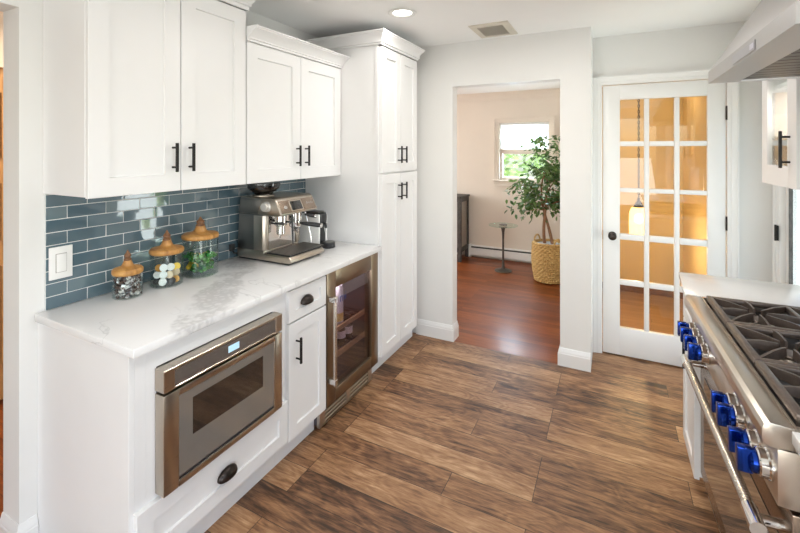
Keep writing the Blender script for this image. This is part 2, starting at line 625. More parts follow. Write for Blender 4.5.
        if parent is not None:
            o.parent = parent
            ORG[o.name] = org
        else:
            o.location = org
            ORG[o.name] = org
        if structure:
            o['kind'] = 'structure'
        return o


ORG = {}


def tag(o, label, cat, group=None, kind=None):
    o['label'] = label
    o['category'] = cat
    if group:
        o['group'] = group
    if kind:
        o['kind'] = kind
    return o


def thing(name, label, cat, loc, group=None, rz=0, local=False):
    o = bpy.data.objects.new(name, None)
    C.objects.link(o)
    o.empty_display_size = .05
    o.location = loc
    o.rotation_euler = (0, 0, rz)
    ORG[o.name] = Vector((0, 0, 0)) if local else Vector(loc)
    return tag(o, label, cat, group)


def dup(root, loc, label=None, group=None, rot=None):
    r = root.copy()
    C.objects.link(r)
    r.location = loc
    if rot is not None:
        r.rotation_euler = rot
    if label:
        r['label'] = label
    if group:
        r['group'] = group
    for ch in list(root.children):
        c = ch.copy()
        C.objects.link(c)
        c.parent = r
        for g in list(ch.children):
            d = g.copy()
            C.objects.link(d)
            d.parent = c
    return r


XY = lambda a, b, h: (a, b, h)                      # plan sweep
FX = lambda x0: (lambda u, v, w: (x0 + w, u, v))    # front facing +x, u along y
FXN = lambda x0: (lambda u, v, w: (x0 - w, u, v))   # front facing -x
FY = lambda y0: (lambda u, v, w: (u, y0 - w, v))    # front facing -y
EY = lambda u, v, w: (u, w, v)                      # xz polygon extruded along y

CROWN = lambda d, h: [(0, 0), (.010, 0), (.010, h * .14), (.018, h * .18), (.018, h * .26), (d * .36, h * .42), (d * .52, h * .60), (d * .74, h * .74), (d * .86, h * .82), (d * .86, h * .88), (d, h * .92), (d, h), (0, h)]
BASE = [(0, 0), (.015, 0), (.015, .088), (.0125, .092), (.0125, .1), (.008, .108), (.005, .122), (.003, .126), (0, .126)]
CASING = [(0, 0), (0, .010), (.006, .015), (.02, .016), (.024, .020), (.050, .022), (.056, .026), (.066, .026), (.066, 0)]


def lift(prof, z):
    return [(o, h + z) for o, h in prof]


# ---------------------------------------------------------------- structure
CZ = 2.415
HZ = 2.36
m = MB().box(-.13, 3.0, -3.6, 2.428, -.1, 0)
m.box(1.75, 3.0, 2.428, 2.86, -.1, 0)
m.build('floor', 'floor', structure=True, smooth=0)
m = MB().box(-2.2, 1.75, 2.428, 5.3, -.1, -.0005)
m.build('floor_hall', 'cherry', structure=True, smooth=0)
MB().box(1.75, 3.0, 2.86, 4.7, -.1, -.0005).build('floor_pantry', 'pantryfloor', structure=True, smooth=0)
MB().box(-1.9, -.13, -3.6, 2.428, -.1, -.0005).build('floor_side_room', 'cherry', structure=True, smooth=0)
m = MB().box(-1.9, 3.1, -3.7, 2.765, CZ, CZ + .1)
m.build('ceiling', 'ceil', structure=True, smooth=0)
MB().box(-2.2, 1.75, 2.54, 5.3, HZ, HZ + .1).build('ceiling_hall', 'ceil', structure=True, smooth=0)
MB().box(1.75, 3.0, 2.765, 4.7, CZ, CZ + .1).build('ceiling_pantry', 'ceil', structure=True, smooth=0)

m = MB().box(-.13, 0, -.045, 2.54, 0, CZ)
m.box(-.13, 0, -1.15, -.045, 2.095, CZ)
m.box(-.13, 0, -3.6, -1.15, 0, CZ)
m.build('wall_left', 'wall', structure=True, smooth=0)
m = MB().box(0, .852, 2.428, 2.54, 0, CZ).box(.852, 1.670, 2.428, 2.54, 2.064, CZ).box(1.670, 1.872, 2.428, 2.54, 0, CZ)
m.build('wall_front', 'wall', structure=True, smooth=0)
m = MB().box(1.75, 1.872, 2.54, 2.885, 0, CZ).box(1.872, 1.930, 2.768, 2.885, 0, CZ).box(1.930, 2.705, 2.768, 2.885, 2.048, CZ).box(2.705, 3.05, 2.768, 2.885, 0, CZ)
m.build('wall_pantry_door', 'wall', structure=True, smooth=0)
XR = 2.955
D0, D1 = 1.86, 2.63      # opening of the side door
m = MB().box(XR, XR + .1, -.68, -.56, 0, CZ).box(XR, XR + .1, -.56, .38, 0, 1.02).box(XR, XR + .1, -.56, .38, 2.05, CZ).box(XR, XR + .1, .38, D0, 0, CZ).box(XR, XR + .1, D0, D1, 2.05, CZ).box(XR, XR + .1, D1, 2.768, 0, CZ)  # window opening over the near counter is added for its fill
m.box(XR, XR + .1, -2.65, -.68, 0, .03).box(XR, XR + .1, -2.65, -.68, 2.1, CZ).box(XR, XR + .1, -3.6, -2.65, 0, CZ)  # slider opening added out of view for the low side fill
m.build('wall_right', 'wall', structure=True, smooth=0)
m = MB().box(-1.9, .2, -3.7, -3.6, 0, CZ).box(.2, 2.8, -3.7, -3.6, 0, .06).box(.2, 2.8, -3.7, -3.6, 2.2, CZ).box(2.8, 3.05, -3.7, -3.6, 0, CZ)  # unseen opening added for the upward fill
m.build('wall_back', 'wall', structure=True, smooth=0)
MB().box(-2.0, -1.9, -3.7, 2.54, 0, CZ).build('wall_side_room', 'cream', structure=True, smooth=0)
# hall
YW = 5.145
WX0, WX1, WZ0, WZ1 = .585, 1.250, 1.115, 1.928
m = MB().box(-2.2, WX0, YW, YW + .12, 0, HZ).box(WX0, WX1, YW, YW + .12, 0, WZ0).box(WX0, WX1, YW, YW + .12, WZ1, HZ).box(WX1, 1.75, YW, YW + .12, 0, HZ)
m.build('wall_hall_far', 'cream', structure=True, smooth=0)
MB().box(-2.2, -2.1, 2.54, 3.1, 0, HZ).box(-2.2, -2.1, 4.7, YW, 0, HZ).box(-2.2, -2.1, 3.1, 4.7, 0, .7).box(-2.2, -2.1, 3.1, 4.7, 2.2, HZ).build('wall_hall_left', 'cream', structure=True, smooth=0)  # unseen side opening added for the hall fill
MB().box(1.745, 1.75, 2.885, YW, 0, HZ).box(1.744, 1.75, 2.54, 2.885, 0, HZ).build('wall_hall_right', 'cream', structure=True, smooth=0)
m = MB().sweep([(1.744, YW), (-2.1, YW)], lift(CROWN(.075, .12), 0), lambda a, b, h: (a, b, HZ - .12 + h))
m.build('trim_hall_crown', 'cream', structure=True)
# pantry behind the french door
PX1, PY1 = 2.66, 4.45
m = MB().box(1.75, 1.78, 2.885, PY1, 0, CZ).box(1.75, PX1, PY1, PY1 + .1, 0, CZ).box(PX1, PX1 + .1, 2.885, PY1 + .1, 0, CZ)
m.build('wall_pantry', 'pantry', structure=True, smooth=0)
MB().box(1.78, PX1 - .0, PY1 - .014, PY1, 0, .07).build('baseboard_pantry', 'acacia_dark', structure=True, smooth=0)

# trims and skirtings
sw = lambda prof: (lambda a, b, h: (a, b, h))
m = MB().sweep([(.852, 2.54), (.852, 2.428), (.535, 2.428)], BASE, XY)
m.build('baseboard_front', 'trim', structure=True)
m = MB().sweep([(1.872, 2.428), (1.670, 2.428), (1.670, 2.54)], BASE, XY)
m.build('baseboard_pillar', 'trim', structure=True)
m = MB().sweep([(-.13, -.045), (0, -.045), (0, .010)][::-1], BASE, XY)
m.build('baseboard_left', 'trim', structure=True)
m = MB().sweep([(1.937, 0), (1.937, 2.042), (2.698, 2.042), (2.698, 0)], CASING, lambda a, b, h: (a, 2.768 - h, b))
m.build('trim_pantry_door', 'trim', structure=True)
m = MB().sweep([(D0, 0), (D0, 2.04), (D1, 2.04), (D1, 0)], CASING, lambda a, b, h: (XR - h * 1.3, a, b))
m.build('trim_side_door', 'trim', structure=True)
m = MB().sweep([(WX0, WZ0), (WX0, WZ1), (WX1, WZ1), (WX1, WZ0)], [(o * 1.15, h) for o, h in CASING], lambda a, b, h: (a, YW - h, b), closed=True)
m.build('trim_hall_window', 'cream', structure=True)

# french door
DY = 2.768
door = MB()
cols = [(2.056, 2.213), (2.246, 2.399), (2.432, 2.592)]
rows = [(.216, .536), (.576, .876), (.922, 1.234), (1.266, 1.578), (1.615, 1.928)]
dx0, dx1, dz0, dz1 = 1.941, 2.695, .010, 2.038
T0, T1 = DY - .002, DY + .036
dd = lambda a, b, c_, d_, i=0, bv=.002: door.box(a, b, T0 + i, T1 - i, c_, d_, bv, 2)
dd(dx0, cols[0][0], dz0, dz1)
dd(cols[2][1], dx1, dz0, dz1)
dd(cols[0][0], cols[2][1], rows[4][1], dz1)
dd(cols[0][0], cols[2][1], dz0, rows[0][0])
for i in range(2):
    dd(cols[i][1], cols[i + 1][0], rows[0][0], rows[4][1], .004, .006)
for i in range(4):
    for c0, c1 in cols:
        dd(c0, c1, rows[i][1], rows[i + 1][0], .004, .006)
d1 = door.build('door_1', 'trim', structure=True)
m = MB()
for c0, c1 in cols:
    for r0, r1 in rows:
        m.box(c0, c1, DY + .015, DY + .018, r0, r1)
m.build('pane', 'doorglass', d1, smooth=0)
kz, kx = .905, 2.006
m = MB().lathe([(0, 0), (.028, 0), (.028, .004), (.022, .008), (.011, .012), (.010, .032), (.016, .038), (.026, .046), (.029, .056), (.026, .066), (.016, .072), (0, .073)], (0, 0, 0), 28, 'y')
bmesh.ops.scale(m.bm, vec=(1, -1, 1), verts=list(m.bm.verts))
bmesh.ops.translate(m.bm, verts=list(m.bm.verts), vec=(kx, T0, kz))
k = m.build('door_knob', 'bronze', d1)
k['label'] = 'dark bronze round knob'
m = MB().box(1.9405, 1.9425, T0 - .002, T0 + .02, .87, .94)
m.build('latch_plate', 'bronze', d1, smooth=0)
for z in (1.803, 1.05, .28):
    m = MB().box(2.692, 2.704, T0 - .006, T0 + .004, z - .045, z + .045, .001, 1).cyl((2.698, T0 - .006, z - .048), .006, .096, 12)
    m.build('hinge', 'bronze', d1)

# side door (exterior, full light), closed in the side wall
sd = MB()
ws = .095
SX0, SX1 = XR + .012, XR + .052
sd.box(SX0, SX1, D0 + .004, D0 + ws, .01, 2.036, .002, 1).box(SX0, SX1, D1 - .050, D1 - .004, .01, 2.036, .002, 1)
sd.box(SX0, SX1, D0 + ws, D1 - .050, 1.93, 2.036, .002, 1).box(SX0, SX1, D0 + ws, D1 - .050, .01, .22, .002, 1)
d2 = sd.build('door_2', 'trim', structure=True)
MB().box(XR + .03, XR + .034, D0 + ws, D1 - .050, .22, 1.93).build('pane', 'glass', d2, smooth=0)
m = MB()
for a, b, c_, d_ in ((D0 + ws, D0 + ws + .012, .22, 1.93), (D1 - .058, D1 - .050, .22, 1.93), (D0 + ws + .012, D1 - .058, .22, .232), (D0 + ws + .012, D1 - .058, 1.918, 1.93)):
    m.box(XR + .012, XR + .03, a, b, c_, d_)
m.build('glazing_gasket', 'greywood', d2, smooth=0)
for z in (1.80, 1.03, .25):
    MB().box(XR - .036, XR - .024, D1 - .012, D1 + .020, z - .047, z + .047, .001, 1).cyl((XR - .036, D1 + .004, z - .05), .006, .1, 12).build('hinge', 'black', d2)

# oak door seen in the side room
m = MB()
ox = -1.3
m.box(ox - .04, ox, -.15, .75, .03, 2.05, .002, 1)
m2 = m
for z0, z1 in ((.25, .85), (1.0, 1.35), (1.5, 1.9)):
    for y0, y1 in ((-.03, .26), (.36, .64)):
        m.shaker(y0, y1, z0, z1, .012, FX(ox), .035, .008)
m.build('door_3', 'oakdoor', structure=True)
MB().box(-1.36, -1.26, .75, 2.42, 0, CZ).box(-1.36, -1.26, -.15, .75, 2.05, CZ).box(-1.36, -1.26, -1.6, -.15, 0, CZ).build('wall_side_closet', 'cream', structure=True, smooth=0)

# hall window
wf = MB()
yb, yf = YW + .03, YW + .075
zr = 1.525       # meeting rail
for a, b, c_, d_ in ((WX0, WX0 + .035, WZ0, WZ1), (WX1 - .035, WX1, WZ0, WZ1), (WX0 + .035, WX1 - .035, WZ0, WZ0 + .05), (WX0 + .035, WX1 - .035, zr - .035, zr + .02), (WX0 + .035, WX1 - .035, WZ1 - .04, WZ1)):
    wf.box(a, b, yb, yf, c_, d_, .003, 1)
w1 = wf.build('window_1', 'cream', structure=True)
MB().box(WX0 + .03, WX1 - .03, YW + .05, YW + .054, WZ0 + .04, WZ1 - .03).build('pane', 'glass', w1, smooth=0)
m = MB().sweep([(WX0 - .09, YW), (WX1 + .09, YW)][::-1], [(0, 0), (.035, .002), (.042, .008), (.042, .016), (.036, .022), (0, .022)], lambda a, b, h: (a, b, WZ0 - .012 + h))
m.build('window_sill', 'cream', w1)
sh = MB()
zz = 1.562
while zz < WZ1 - .03:
    sh.prism([(0, 0), (.008, .0095), (0, .019), (-.008, .0095)], lambda u, v, w_, q=zz: (w_, YW + .016 + u, q + v), WX0 + .006, WX1 - .006)
    zz += .019
rs = thing('window_shade', 'white cellular shade drawn halfway down the hall window', 'window shade', (.917, YW + .012, 1.55))
sh.build('shade_fabric', 'shade', rs, smooth=0)
MB().box(WX0 + .004, WX1 - .004, YW + .004, YW + .028, 1.540, 1.562, .003).build('bottom_rail', 'cream', rs)
MB().box(WX0 + .004, WX1 - .004, YW + .002, YW + .030, WZ1 - .032, WZ1 - .001, .003).build('head_rail', 'white_plastic', rs)

# garden beyond the panes
MB().box(-3, 12, -8, 14, -.45, -.40).build('ground_garden', 'lawn', structure=True, smooth=0)


def bush(name, c, r, n, label, mat='garden'):
    m = MB()
    for _ in range(n):
        u = Vector((random.gauss(0, 1), random.gauss(0, 1), random.gauss(0, 1))).normalized() * r * random.uniform(.55, 1)
        u.z *= 1.2
        p = Vector(c) + u
        a = random.uniform(0, 2 * PI)
        d = Vector((math.cos(a), math.sin(a), random.uniform(-.4, .6))).normalized()
        s_ = d.orthogonal().normalized() * .05
        m._add([p, p + d * .07 + s_, p + d * .16, p + d * .07 - s_], [(0, 1, 2, 3)])
    m.tube([(c[0], c[1], -.4), (c[0], c[1], c[2])], .05, 8)
    o = m.build(name, mat)
    return tag(o, label, 'bush')


bush('garden_bush', (.35, 7.6, 1.0), .85, 800, 'bright green garden bush outside the hall window, at its pale left pane')
bush('garden_bush', (2.6, 9.2, 1.5), 1.1, 900, 'tall leafy bush outside the hall window behind the ficus crown')
bush('garden_bush', (3.75, 2.95, 1.35), .42, 420, 'green bush outside the glazed side door, mirrored in the blue tiles')

# ---------------------------------------------------------------- backsplash
bs = thing('backsplash', 'blue-grey glazed subway tile backsplash behind the countertop', 'backsplash', (0, .82, .914))
MB().box(.0005, .0090, .034, 1.621, .914, 1.3735).build('grout', 'grout', bs, smooth=0)
m = MB()
th, tw_, g = .0511, .149, .0023
ly0, ly1 = .036, 1.620
for r in range(9):
    z0 = .914 + r * th
    z1 = min(z0 + th - g, 1.3735)
    y = ly0 - (tw_ * .5 if r % 2 else 0)
    while y < ly1:
        a, b = max(y, ly0), min(y + tw_ - g, ly1)
        if b - a > .006:
            nb = len(m.bm.verts)
            m.box(.003, .0105, a, b, z0 + .0006, z1, .0014, 1)
            m.bm.verts.ensure_lookup_table()
            ja, jb = random.gauss(0, .006), random.gauss(0, .010)
            for v in m.bm.verts[nb:]:
                if v.co.x > .008:
                    v.co.x += ja * (v.co.y - (a + b) / 2) + jb * (v.co.z - (z0 + z1) / 2)
        y += tw_
m.build('tiles', 'tile', bs, smooth=40)

# ---------------------------------------------------------------- hardware builders


def bar_pull(parent, y, z0, z1, x, sgn=1, mat='black', name='bar_handle'):
    """upright squared bar on two round posts, mounted on the face at x"""
    m = MB().box(x + sgn * .026, x + sgn * .036, y - .0055, y + .0055, z0, z1, .0012, 1)
    for z in (z0 + (z1 - z0) * .16, z1 - (z1 - z0) * .16):
        m.tube([(x, y, z), (x + sgn * .028, y, z)], .0045, 10)
    return m.build(name, mat, parent)


def cup_pull(parent, y, z, x, a=.047, b=.034, c=.027):
    m = MB()
    nu, nv = 20, 8
    outer = []
    for i in range(nu + 1):
        th_ = PI * i / nu
        row = []
        for j in range(nv + 1):
            ph = (PI * .56) * j / nv
            row.append(m.bm.verts.new((x + c * math.sin(th_) ** .8 * math.sin(ph) if 0 < i < nu else x, y - a * math.cos(th_), z - b * .35 + b * math.sin(th_) ** .8 * math.cos(ph) if 0 < i < nu else z - b * .35)))
        outer.append(row)
    for i in range(nu):
        for j in range(nv):
            m.bm.faces.new((outer[i][j], outer[i + 1][j], outer[i + 1][j + 1], outer[i][j + 1]))
    bmesh.ops.remove_doubles(m.bm, verts=list(m.bm.verts), dist=1e-5)
    o = m.build('cup_pull', 'bronze', parent, smooth=50)
    md = o.modifiers.new('thick', 'SOLIDIFY')
    md.thickness = .003
    md.offset = -1
    return o


# ---------------------------------------------------------------- base cabinets under the quartz
XF, XD = .600, .620          # face frame and door face
CT = .884
# drawer-microwave cabinet
A0, A1 = .012, .750
bc = thing('base_cabinet', 'white base cabinet holding the microwave, with one wide drawer below it', 'cabinet', (.3, .38, 0))
m = MB().box(0.001, XF, A0, A0 + .018, 0, CT, .001, 1).box(0.001, XF, A1 - .018, A1, .15, CT)
m.box(.001, XF - .02, A0 + .018, A1 - .018, .15, .168).box(.001, .012, A0 + .018, A1 - .018, .168, CT)
m.build('carcass', 'cab', bc, smooth=0)
MO0, MO1, MZ0, MZ1 = .105, .668, .366, .800
m = MB().box(XF - .02, XF, A0 + .018, MO0, .15, CT).box(XF - .02, XF, MO1, A1 - .018, .15, CT).box(XF - .02, XF, MO0, MO1, MZ1, CT).box(XF - .02, XF, MO0, MO1, .15, MZ0)
m.build('face_frame', 'cab', bc, smooth=0)
m = MB().sweep([(A0 + .055, .375), (A0 + .055, .855), (A0 + .057, .855), (A0 + .057, .375)], [(0, 0), (0, .0006), (.0012, .0006), (.0012, 0)], lambda a, b, h: (XF + h, a, b), closed=True)
m.build('stile_line', 'cab', bc, smooth=0)
MB().box(.520, .534, A0 + .018, A1, 0, .15).build('toe_kick', 'cab', bc, smooth=0)
dr = MB().shaker(A0 + .014, A1 - .003, .150, .348, XD - XF, FX(XF), .058).build('drawer', 'cab', bc, smooth=20)
cup_pull(dr, .388, .250, XD)

# slim cabinet
B0, B1 = .751, 1.053
sc = thing('base_cabinet', 'slim white base cabinet with one drawer over one door, beside the beverage cooler', 'cabinet', (.3, .9, 0))
m = MB().box(.001, XF, B0, B0 + .016, .14, CT).box(.001, XF, B1 - .016, B1, .14, CT).box(.001, XF - .01, B0 + .016, B1 - .016, .14, .156).box(.001, .012, B0 + .016, B1 - .016, .156, CT).box(XF - .02, XF, B0 + .016, B1 - .016, .872, CT)
m.build('carcass', 'cab', sc, smooth=0)
MB().box(.520, .534, B0, B1, 0, .14).build('toe_kick', 'cab', sc, smooth=0)
dr = MB().shaker(B0 + .003, B1 - .004, .712, .866, XD - XF, FX(XF), .046).build('drawer', 'cab', sc, smooth=20)
cup_pull(dr, .884, .792, XD, .045)
dr = MB().shaker(B0 + .003, B1 - .004, .140, .704, XD - XF, FX(XF), .058).build('door', 'cab', sc, smooth=20)
bar_pull(dr, .806, .505, .632, XD)

# microwave drawer
mw = thing('microwave_drawer', 'stainless drawer microwave with grey glass front built into the white cabinet', 'microwave', (.4, .386, .372))
MB().box(.06, XF + .002, MO0 + .004, MO1 - .004, MZ0 + .004, MZ1 - .004).build('oven_body', 'steel_dark', mw, smooth=0)
XM = XF + .052
MW0, MW1, MWB, MWD, MWT = .098, .674, .366, .716, .797
m = MB().box(XF + .002, XM, MW0, MW0 + .042, MWD + .004, MWT, .002, 1).box(XF + .002, XM, MW1 - .042, MW1, MWD + .004, MWT, .002, 1).box(XF + .002, XM, MW0 + .042, MW1 - .042, MWT - .012, MWT, .002, 1).box(XF + .002, XM, MW0 + .042, MW1 - .042, MWD + .004, MWD + .012, .002, 1)
m.build('control_surround', 'champagne', mw)
cp = MB().box(XF + .004, XM - .003, MW0 + .042, MW1 - .042, MWD + .012, MWT - .012).build('control_panel', 'ctrl', mw, smooth=0)
MB().box(XM - .003, XM - .0018, .370, .424, .744, .770).build('display', 'lcd', cp, smooth=0)
for y in (.20, .222, .255, .275, .31, .345, .455, .475, .52, .54, .56, .58, .60):
    for z in (.742, .766):
        if random.random() < .85:
            MB().box(XM - .003, XM - .0022, y - .004, y + .004, z - .0016, z + .0016).build('button_mark', 'darkink', cp, smooth=0)
df = MB().box(XF + .002, XM, MW0, MW0 + .058, MWB, MWD - .004, .004).box(XF + .002, XM, MW1 - .050, MW1, MWB, MWD - .004, .004).box(XF + .002, XM, MW0 + .058, MW1 - .050, MWD - .028, MWD - .004, .002).box(XF + .002, XM, MW0 + .058, MW1 - .050, MWB, MWB + .022, .002)
df = df.build('drawer_front', 'champagne', mw)
MB().box(XF + .004, XM - .004, MW0 + .058, MW1 - .050, MWB + .034, MWD - .028).build('glass_front', 'mwglass', df, smooth=0)
MB().box(XF + .004, XM - .006, MW0 + .058, MW1 - .050, MWB + .022, MWB + .034).build('shadow_gap', 'plastic', df, smooth=0)
MB().box(XM - .0045, XM - .003, .212, .556, .518, .652).build('window', 'mwwin', df, smooth=0)

# beverage cooler
F0, F1 = 1.056, 1.618
bv = thing('beverage_cooler', 'under-counter beverage cooler with tinted glass door in a bronze-toned steel frame', 'beverage cooler', (.3, 1.335, 0))
m = MB().box(.02, .04, F0 + .004, F1 - .004, .02, .872).box(.04, .555, F0 + .004, F0 + .03, .02, .872).box(.04, .555, F1 - .03, F1 - .004, .02, .872).box(.04, .555, F0 + .03, F1 - .03, .845, .872).box(.04, .555, F0 + .03, F1 - .03, .10, .15)
m.build('cabinet_shell', 'coolgrey', bv, smooth=0)
gy0, gy1, gz0, gz1 = 1.140, 1.535, .208, .775
m = MB().box(.565, XD, F0, gy0, .138, .872, .003).box(.565, XD, gy1, F1, .138, .872, .003).box(.565, XD, gy0, gy1, gz1, .872, .003).box(.565, XD, gy0, gy1, .138, gz0, .003)
fd = m.build('door', 'cool_door', bv)
MB().box(.600, .605, gy0, gy1, gz0, gz1).build('glass_pane', 'coolglass', fd, smooth=0)
hd = MB().box(XD + .032, XD + .048, 1.068, 1.086, .262, .752, .003).build('handle', 'steel_v', fd)
for z in (.283, .730):
    MB().box(XD, XD + .050, 1.066, 1.088, z - .014, z + .014, .002, 1).build('handle_bracket', 'chrome', fd)
gr = MB()
gx = .572
gr.box(gx - .02, gx, F0, F0 + .045, .012, .132, .001, 1).box(gx - .02, gx, F1 - .045, F1, .012, .132, .001, 1).box(gx - .02, gx, 1.318, 1.352, .012, .132, .001, 1)
for q in range(5):
    z = .022 + q * .022
    gr.box(gx - .016, gx - .003, F0 + .045, 1.318, z, z + .012, .002, 1).box(gx - .016, gx - .003, 1.352, F1 - .045, z, z + .012, .002, 1)
gr.box(gx - .02, gx - .001, F0 + .045, 1.318, .125, .132).box(gx - .02, gx - .001, 1.352, F1 - .045, .125, .132).box(gx - .02, gx - .001, F0 + .045, 1.318, .012, .018).box(gx - .02, gx - .001, 1.352, F1 - .045, .012, .018)
gr.build('vent_grille', 'steel', bv)
MB().box(.50, .512, F0 + .01, F1 - .01, .012, .10).build('kick_panel', 'plastic', bv, smooth=0)
for z, dz in ((.475, 0), (.325, 0)):
    s_ = MB().box(.545, .565 - .004, F0 + .034, F1 - .034, z, z + .028, .002, 1).build('shelf_front', 'shelfwood', bv)
    m = MB()
    for y in [F0 + .045 + i * .042 for i in range(12)]:
        m.tube([(.05, y, z + .010), (.546, y, z + .010)], .003, 6)
    m.tube([(.06, F0 + .034, z + .006), (.06, F1 - .034, z + .006)], .004, 6).tube([(.5, F0 + .034, z + .006), (.5, F1 - .034, z + .006)], .004, 6)
    m.build('wire_shelf', 'chrome', bv)


led = bpy.data.lights.new('cooler_fill', 'AREA')  # lamp added inside the cooler so the bottles show
led.shape = 'RECTANGLE'
led.size = .44
led.size_y = .03
led.energy = 2.6
led.color = (1, .95, 1)
cool_fill_o = bpy.data.objects.new('cooler_fill', led)
cool_fill_o.location = (.50 - .3, 0, .838)
cool_fill_o.rotation_euler = (.0, -.25, PI / 2)
cool_fill_o.parent = bv
C.objects.link(cool_fill_o)


def text_obj(s, size, loc, rot, mat, parent=None, ext=.0004, name='lettering', align='CENTER'):
    cu = bpy.data.curves.new(name, 'FONT')
    cu.body = s
    cu.size = size
    cu.extrude = ext
    cu.align_x = align
    cu.align_y = 'CENTER'
    cu.materials.append(MAT[mat])
    tmp = bpy.data.objects.new(name + '_curve', cu)
    me = bpy.data.meshes.new_from_object(tmp)
    bpy.data.objects.remove(tmp)
    me.name = name
    o = bpy.data.objects.new(name, me)
    C.objects.link(o)
    if parent is not None:
        o.parent = parent
        o.location = Vector(loc) - ORG[parent.name]
    else:
        o.location = loc
    o.rotation_euler = rot
    return o


M['label_white'] = plain('white_label_paper', (.82, .83, .82), .5, 0, .03, 30)
M['label_blue'] = plain('blue_print', (.05, .17, .5), .5, 0, .05, 30)
M['label_yellow'] = plain('yellow_print', (.75, .6, .2), .5, 0, .05, 30)
M['brownglass'] = plain('brown_bottle_glass', (.05, .03, .02), .1, 0, .1, 20, coat=1)
# water bottle / carton standing on the top shelf
wx, wy, wz = .505, 1.318, .4895
wb = thing('water_bottle', 'white bottle with blue lettering on the cooler top shelf', 'bottle', (wx, wy, wz))
MB().lathe([(0, 0), (.033, 0), (.036, .006), (.036, .21), (.030, .235), (.014, .25), (.014, .262), (0, .262)], (wx, wy, wz), 24).build('bottle_body', 'label_white', wb)
MB().cyl((wx, wy, wz + .2625), .017, .02, 20, bev=.002).build('cap', 'label_blue', wb)
text_obj('mi', .075, (wx + .0375, wy + .006, wz + .165), (PI / 2, 0, PI / 2), 'label_blue', wb)
MB().lathe([(.0365, .02), (.0365, .07)], (wx, wy, wz), 24).build('label_band', 'label_yellow', wb)
# dark cans / bottles on the lower shelf
for i, (cy_, lab) in enumerate(((1.372, 'dark bottle on the lower cooler shelf, nearer the door handle'), (1.452, 'dark bottle on the lower cooler shelf, farther from the door handle'))):
    z0 = .3395
    b_ = thing('soda_bottle', lab, 'bottle', (.49, cy_, z0), 'dark bottles in the cooler')
    MB().lathe([(0, 0), (.028, 0), (.031, .005), (.031, .088), (.024, .105), (.015, .115), (.015, .122), (0, .122)], (.49, cy_, z0), 20).build('bottle_body', 'brownglass', b_)
    MB().lathe([(.0315, .04), (.0317, .085)], (.49, cy_, z0), 20).build('label_band', 'label_white', b_)
lb = thing('wine_bottle', 'dark bottle lying low in the cooler with a white label', 'bottle', (.46, 1.28, .151))
MB().lathe([(0, 0), (.034, 0), (.038, .006), (.038, .17), (.030, .20), (.014, .22), (.014, .29), (0, .29)], (.2, 1.30, .190), 24, 'x').build('bottle_body', 'brownglass', lb)
MB().lathe([(.0385, .06), (.0385, .15)], (.2, 1.30, .190), 24, 'x').build('label_band', 'label_white', lb)

# ---------------------------------------------------------------- countertop
ct = MB().box(.0115, .6495, -.002, 1.6175, CT, .914, .004, 2)
o = tag(ct.build('countertop', 'quartz'), 'white quartz countertop with grey veins under the jars and coffee machine', 'countertop')

# ---------------------------------------------------------------- cabinets above
UX, UD = .302, .322
UB = 1.374


def hung_cabinet(label, y0, y1, z1, crown_path, ch, cd, ytop, hz):
    t = thing('hanging_cabinet', label, 'cabinet', (.15, (y0 + y1) / 2, UB))
    MB().box(.001, UX, y0, y1, UB + .004, z1, .001, 1).build('carcass', 'cab', t)
    mid = (y0 + y1) / 2
    for a, b, yh in ((y0 + .002, mid - .002, mid - .040), (mid + .002, y1 - .002, mid + .040)):
        d = MB().shaker(a, b, UB, z1 - .004, UD - UX, FX(UX), .072, .010).build('door', 'cab', t, smooth=20)
        bar_pull(d, yh, hz - .062, hz + .062, UD)
    MB().sweep(crown_path, lift(CROWN(cd, ch), z1), XY).build('crown_molding', 'cab', t)
    return t


hung_cabinet('tall white two-door upper cabinet over the tiles with the light switch', .030, .767, 2.272, [(.002, .767), (UD, .767), (UD, .030)], .125, .085, 0, 1.519)
hung_cabinet('shorter white two-door upper cabinet over the coffee machine', .772, 1.620, 2.118, [(UD, 1.620), (UD, .769)], .074, .075, 0, 1.516)

# pantry tower
PXF, PXD = .618, .640
pt = thing('pantry_cabinet', 'full-height white pantry cabinet with four doors beside the doorway', 'cabinet', (.3, 1.91, 0))
P0, P1 = 1.623, 2.203
MB().box(.001, PXF, P0, P1, .165, 2.252, .0015, 1).build('carcass', 'cab', pt)
MB().box(.51, .524, P0, 2.36, 0, .165).build('toe_kick', 'cab', pt, smooth=0)
MB().box(.50, .52, P1, 2.427, .165, 2.252).build('filler_strip', 'cab', pt, smooth=0)
MB().box(PXF - .02, PXF + .002, P0 - .004, P0 + .010, .165, 2.252, .001, 1).build('edge_strip', 'cab', pt)
pm = (P0 + P1) / 2
for z0, z1, hz in ((1.397, 2.244, 1.518), (.168, 1.385, 1.258)):
    for a, b, yh in ((P0 + .012, pm - .002, pm - .040), (pm + .002, P1 - .002, pm + .040)):
        d = MB().shaker(a, b, z0, z1, PXD - PXF, FX(PXF), .066, .010).build('door', 'cab', pt, smooth=20)
        bar_pull(d, yh, hz - .06, hz + .06, PXD)
MB().sweep([(.002, P1), (PXD - .004, P1), (PXD - .004, P0), (.002, P0)], lift(CROWN(.052, .088), 2.252), XY).build('crown_molding', 'cab', pt)

# ---------------------------------------------------------------- light switch
ls = thing('light_switch', 'white rocker light switch plate on the blue tiles', 'light switch', (.0105, .085, 1.03))
MB().box(.0106, .0165, .044, .126, 1.030, 1.160, .002).build('plate', 'white_plastic', ls)
MB().box(.0160, .0170, .0655, .1045, 1.0555, 1.1325).build('rocker_shade_line', 'ink', ls, smooth=0)  # shade of the gap around the rocker, put in as a grey frame
MB().box(.0165, .0215, .068, .102, 1.058, 1.130, .0018).build('rocker', 'white_plastic', ls)

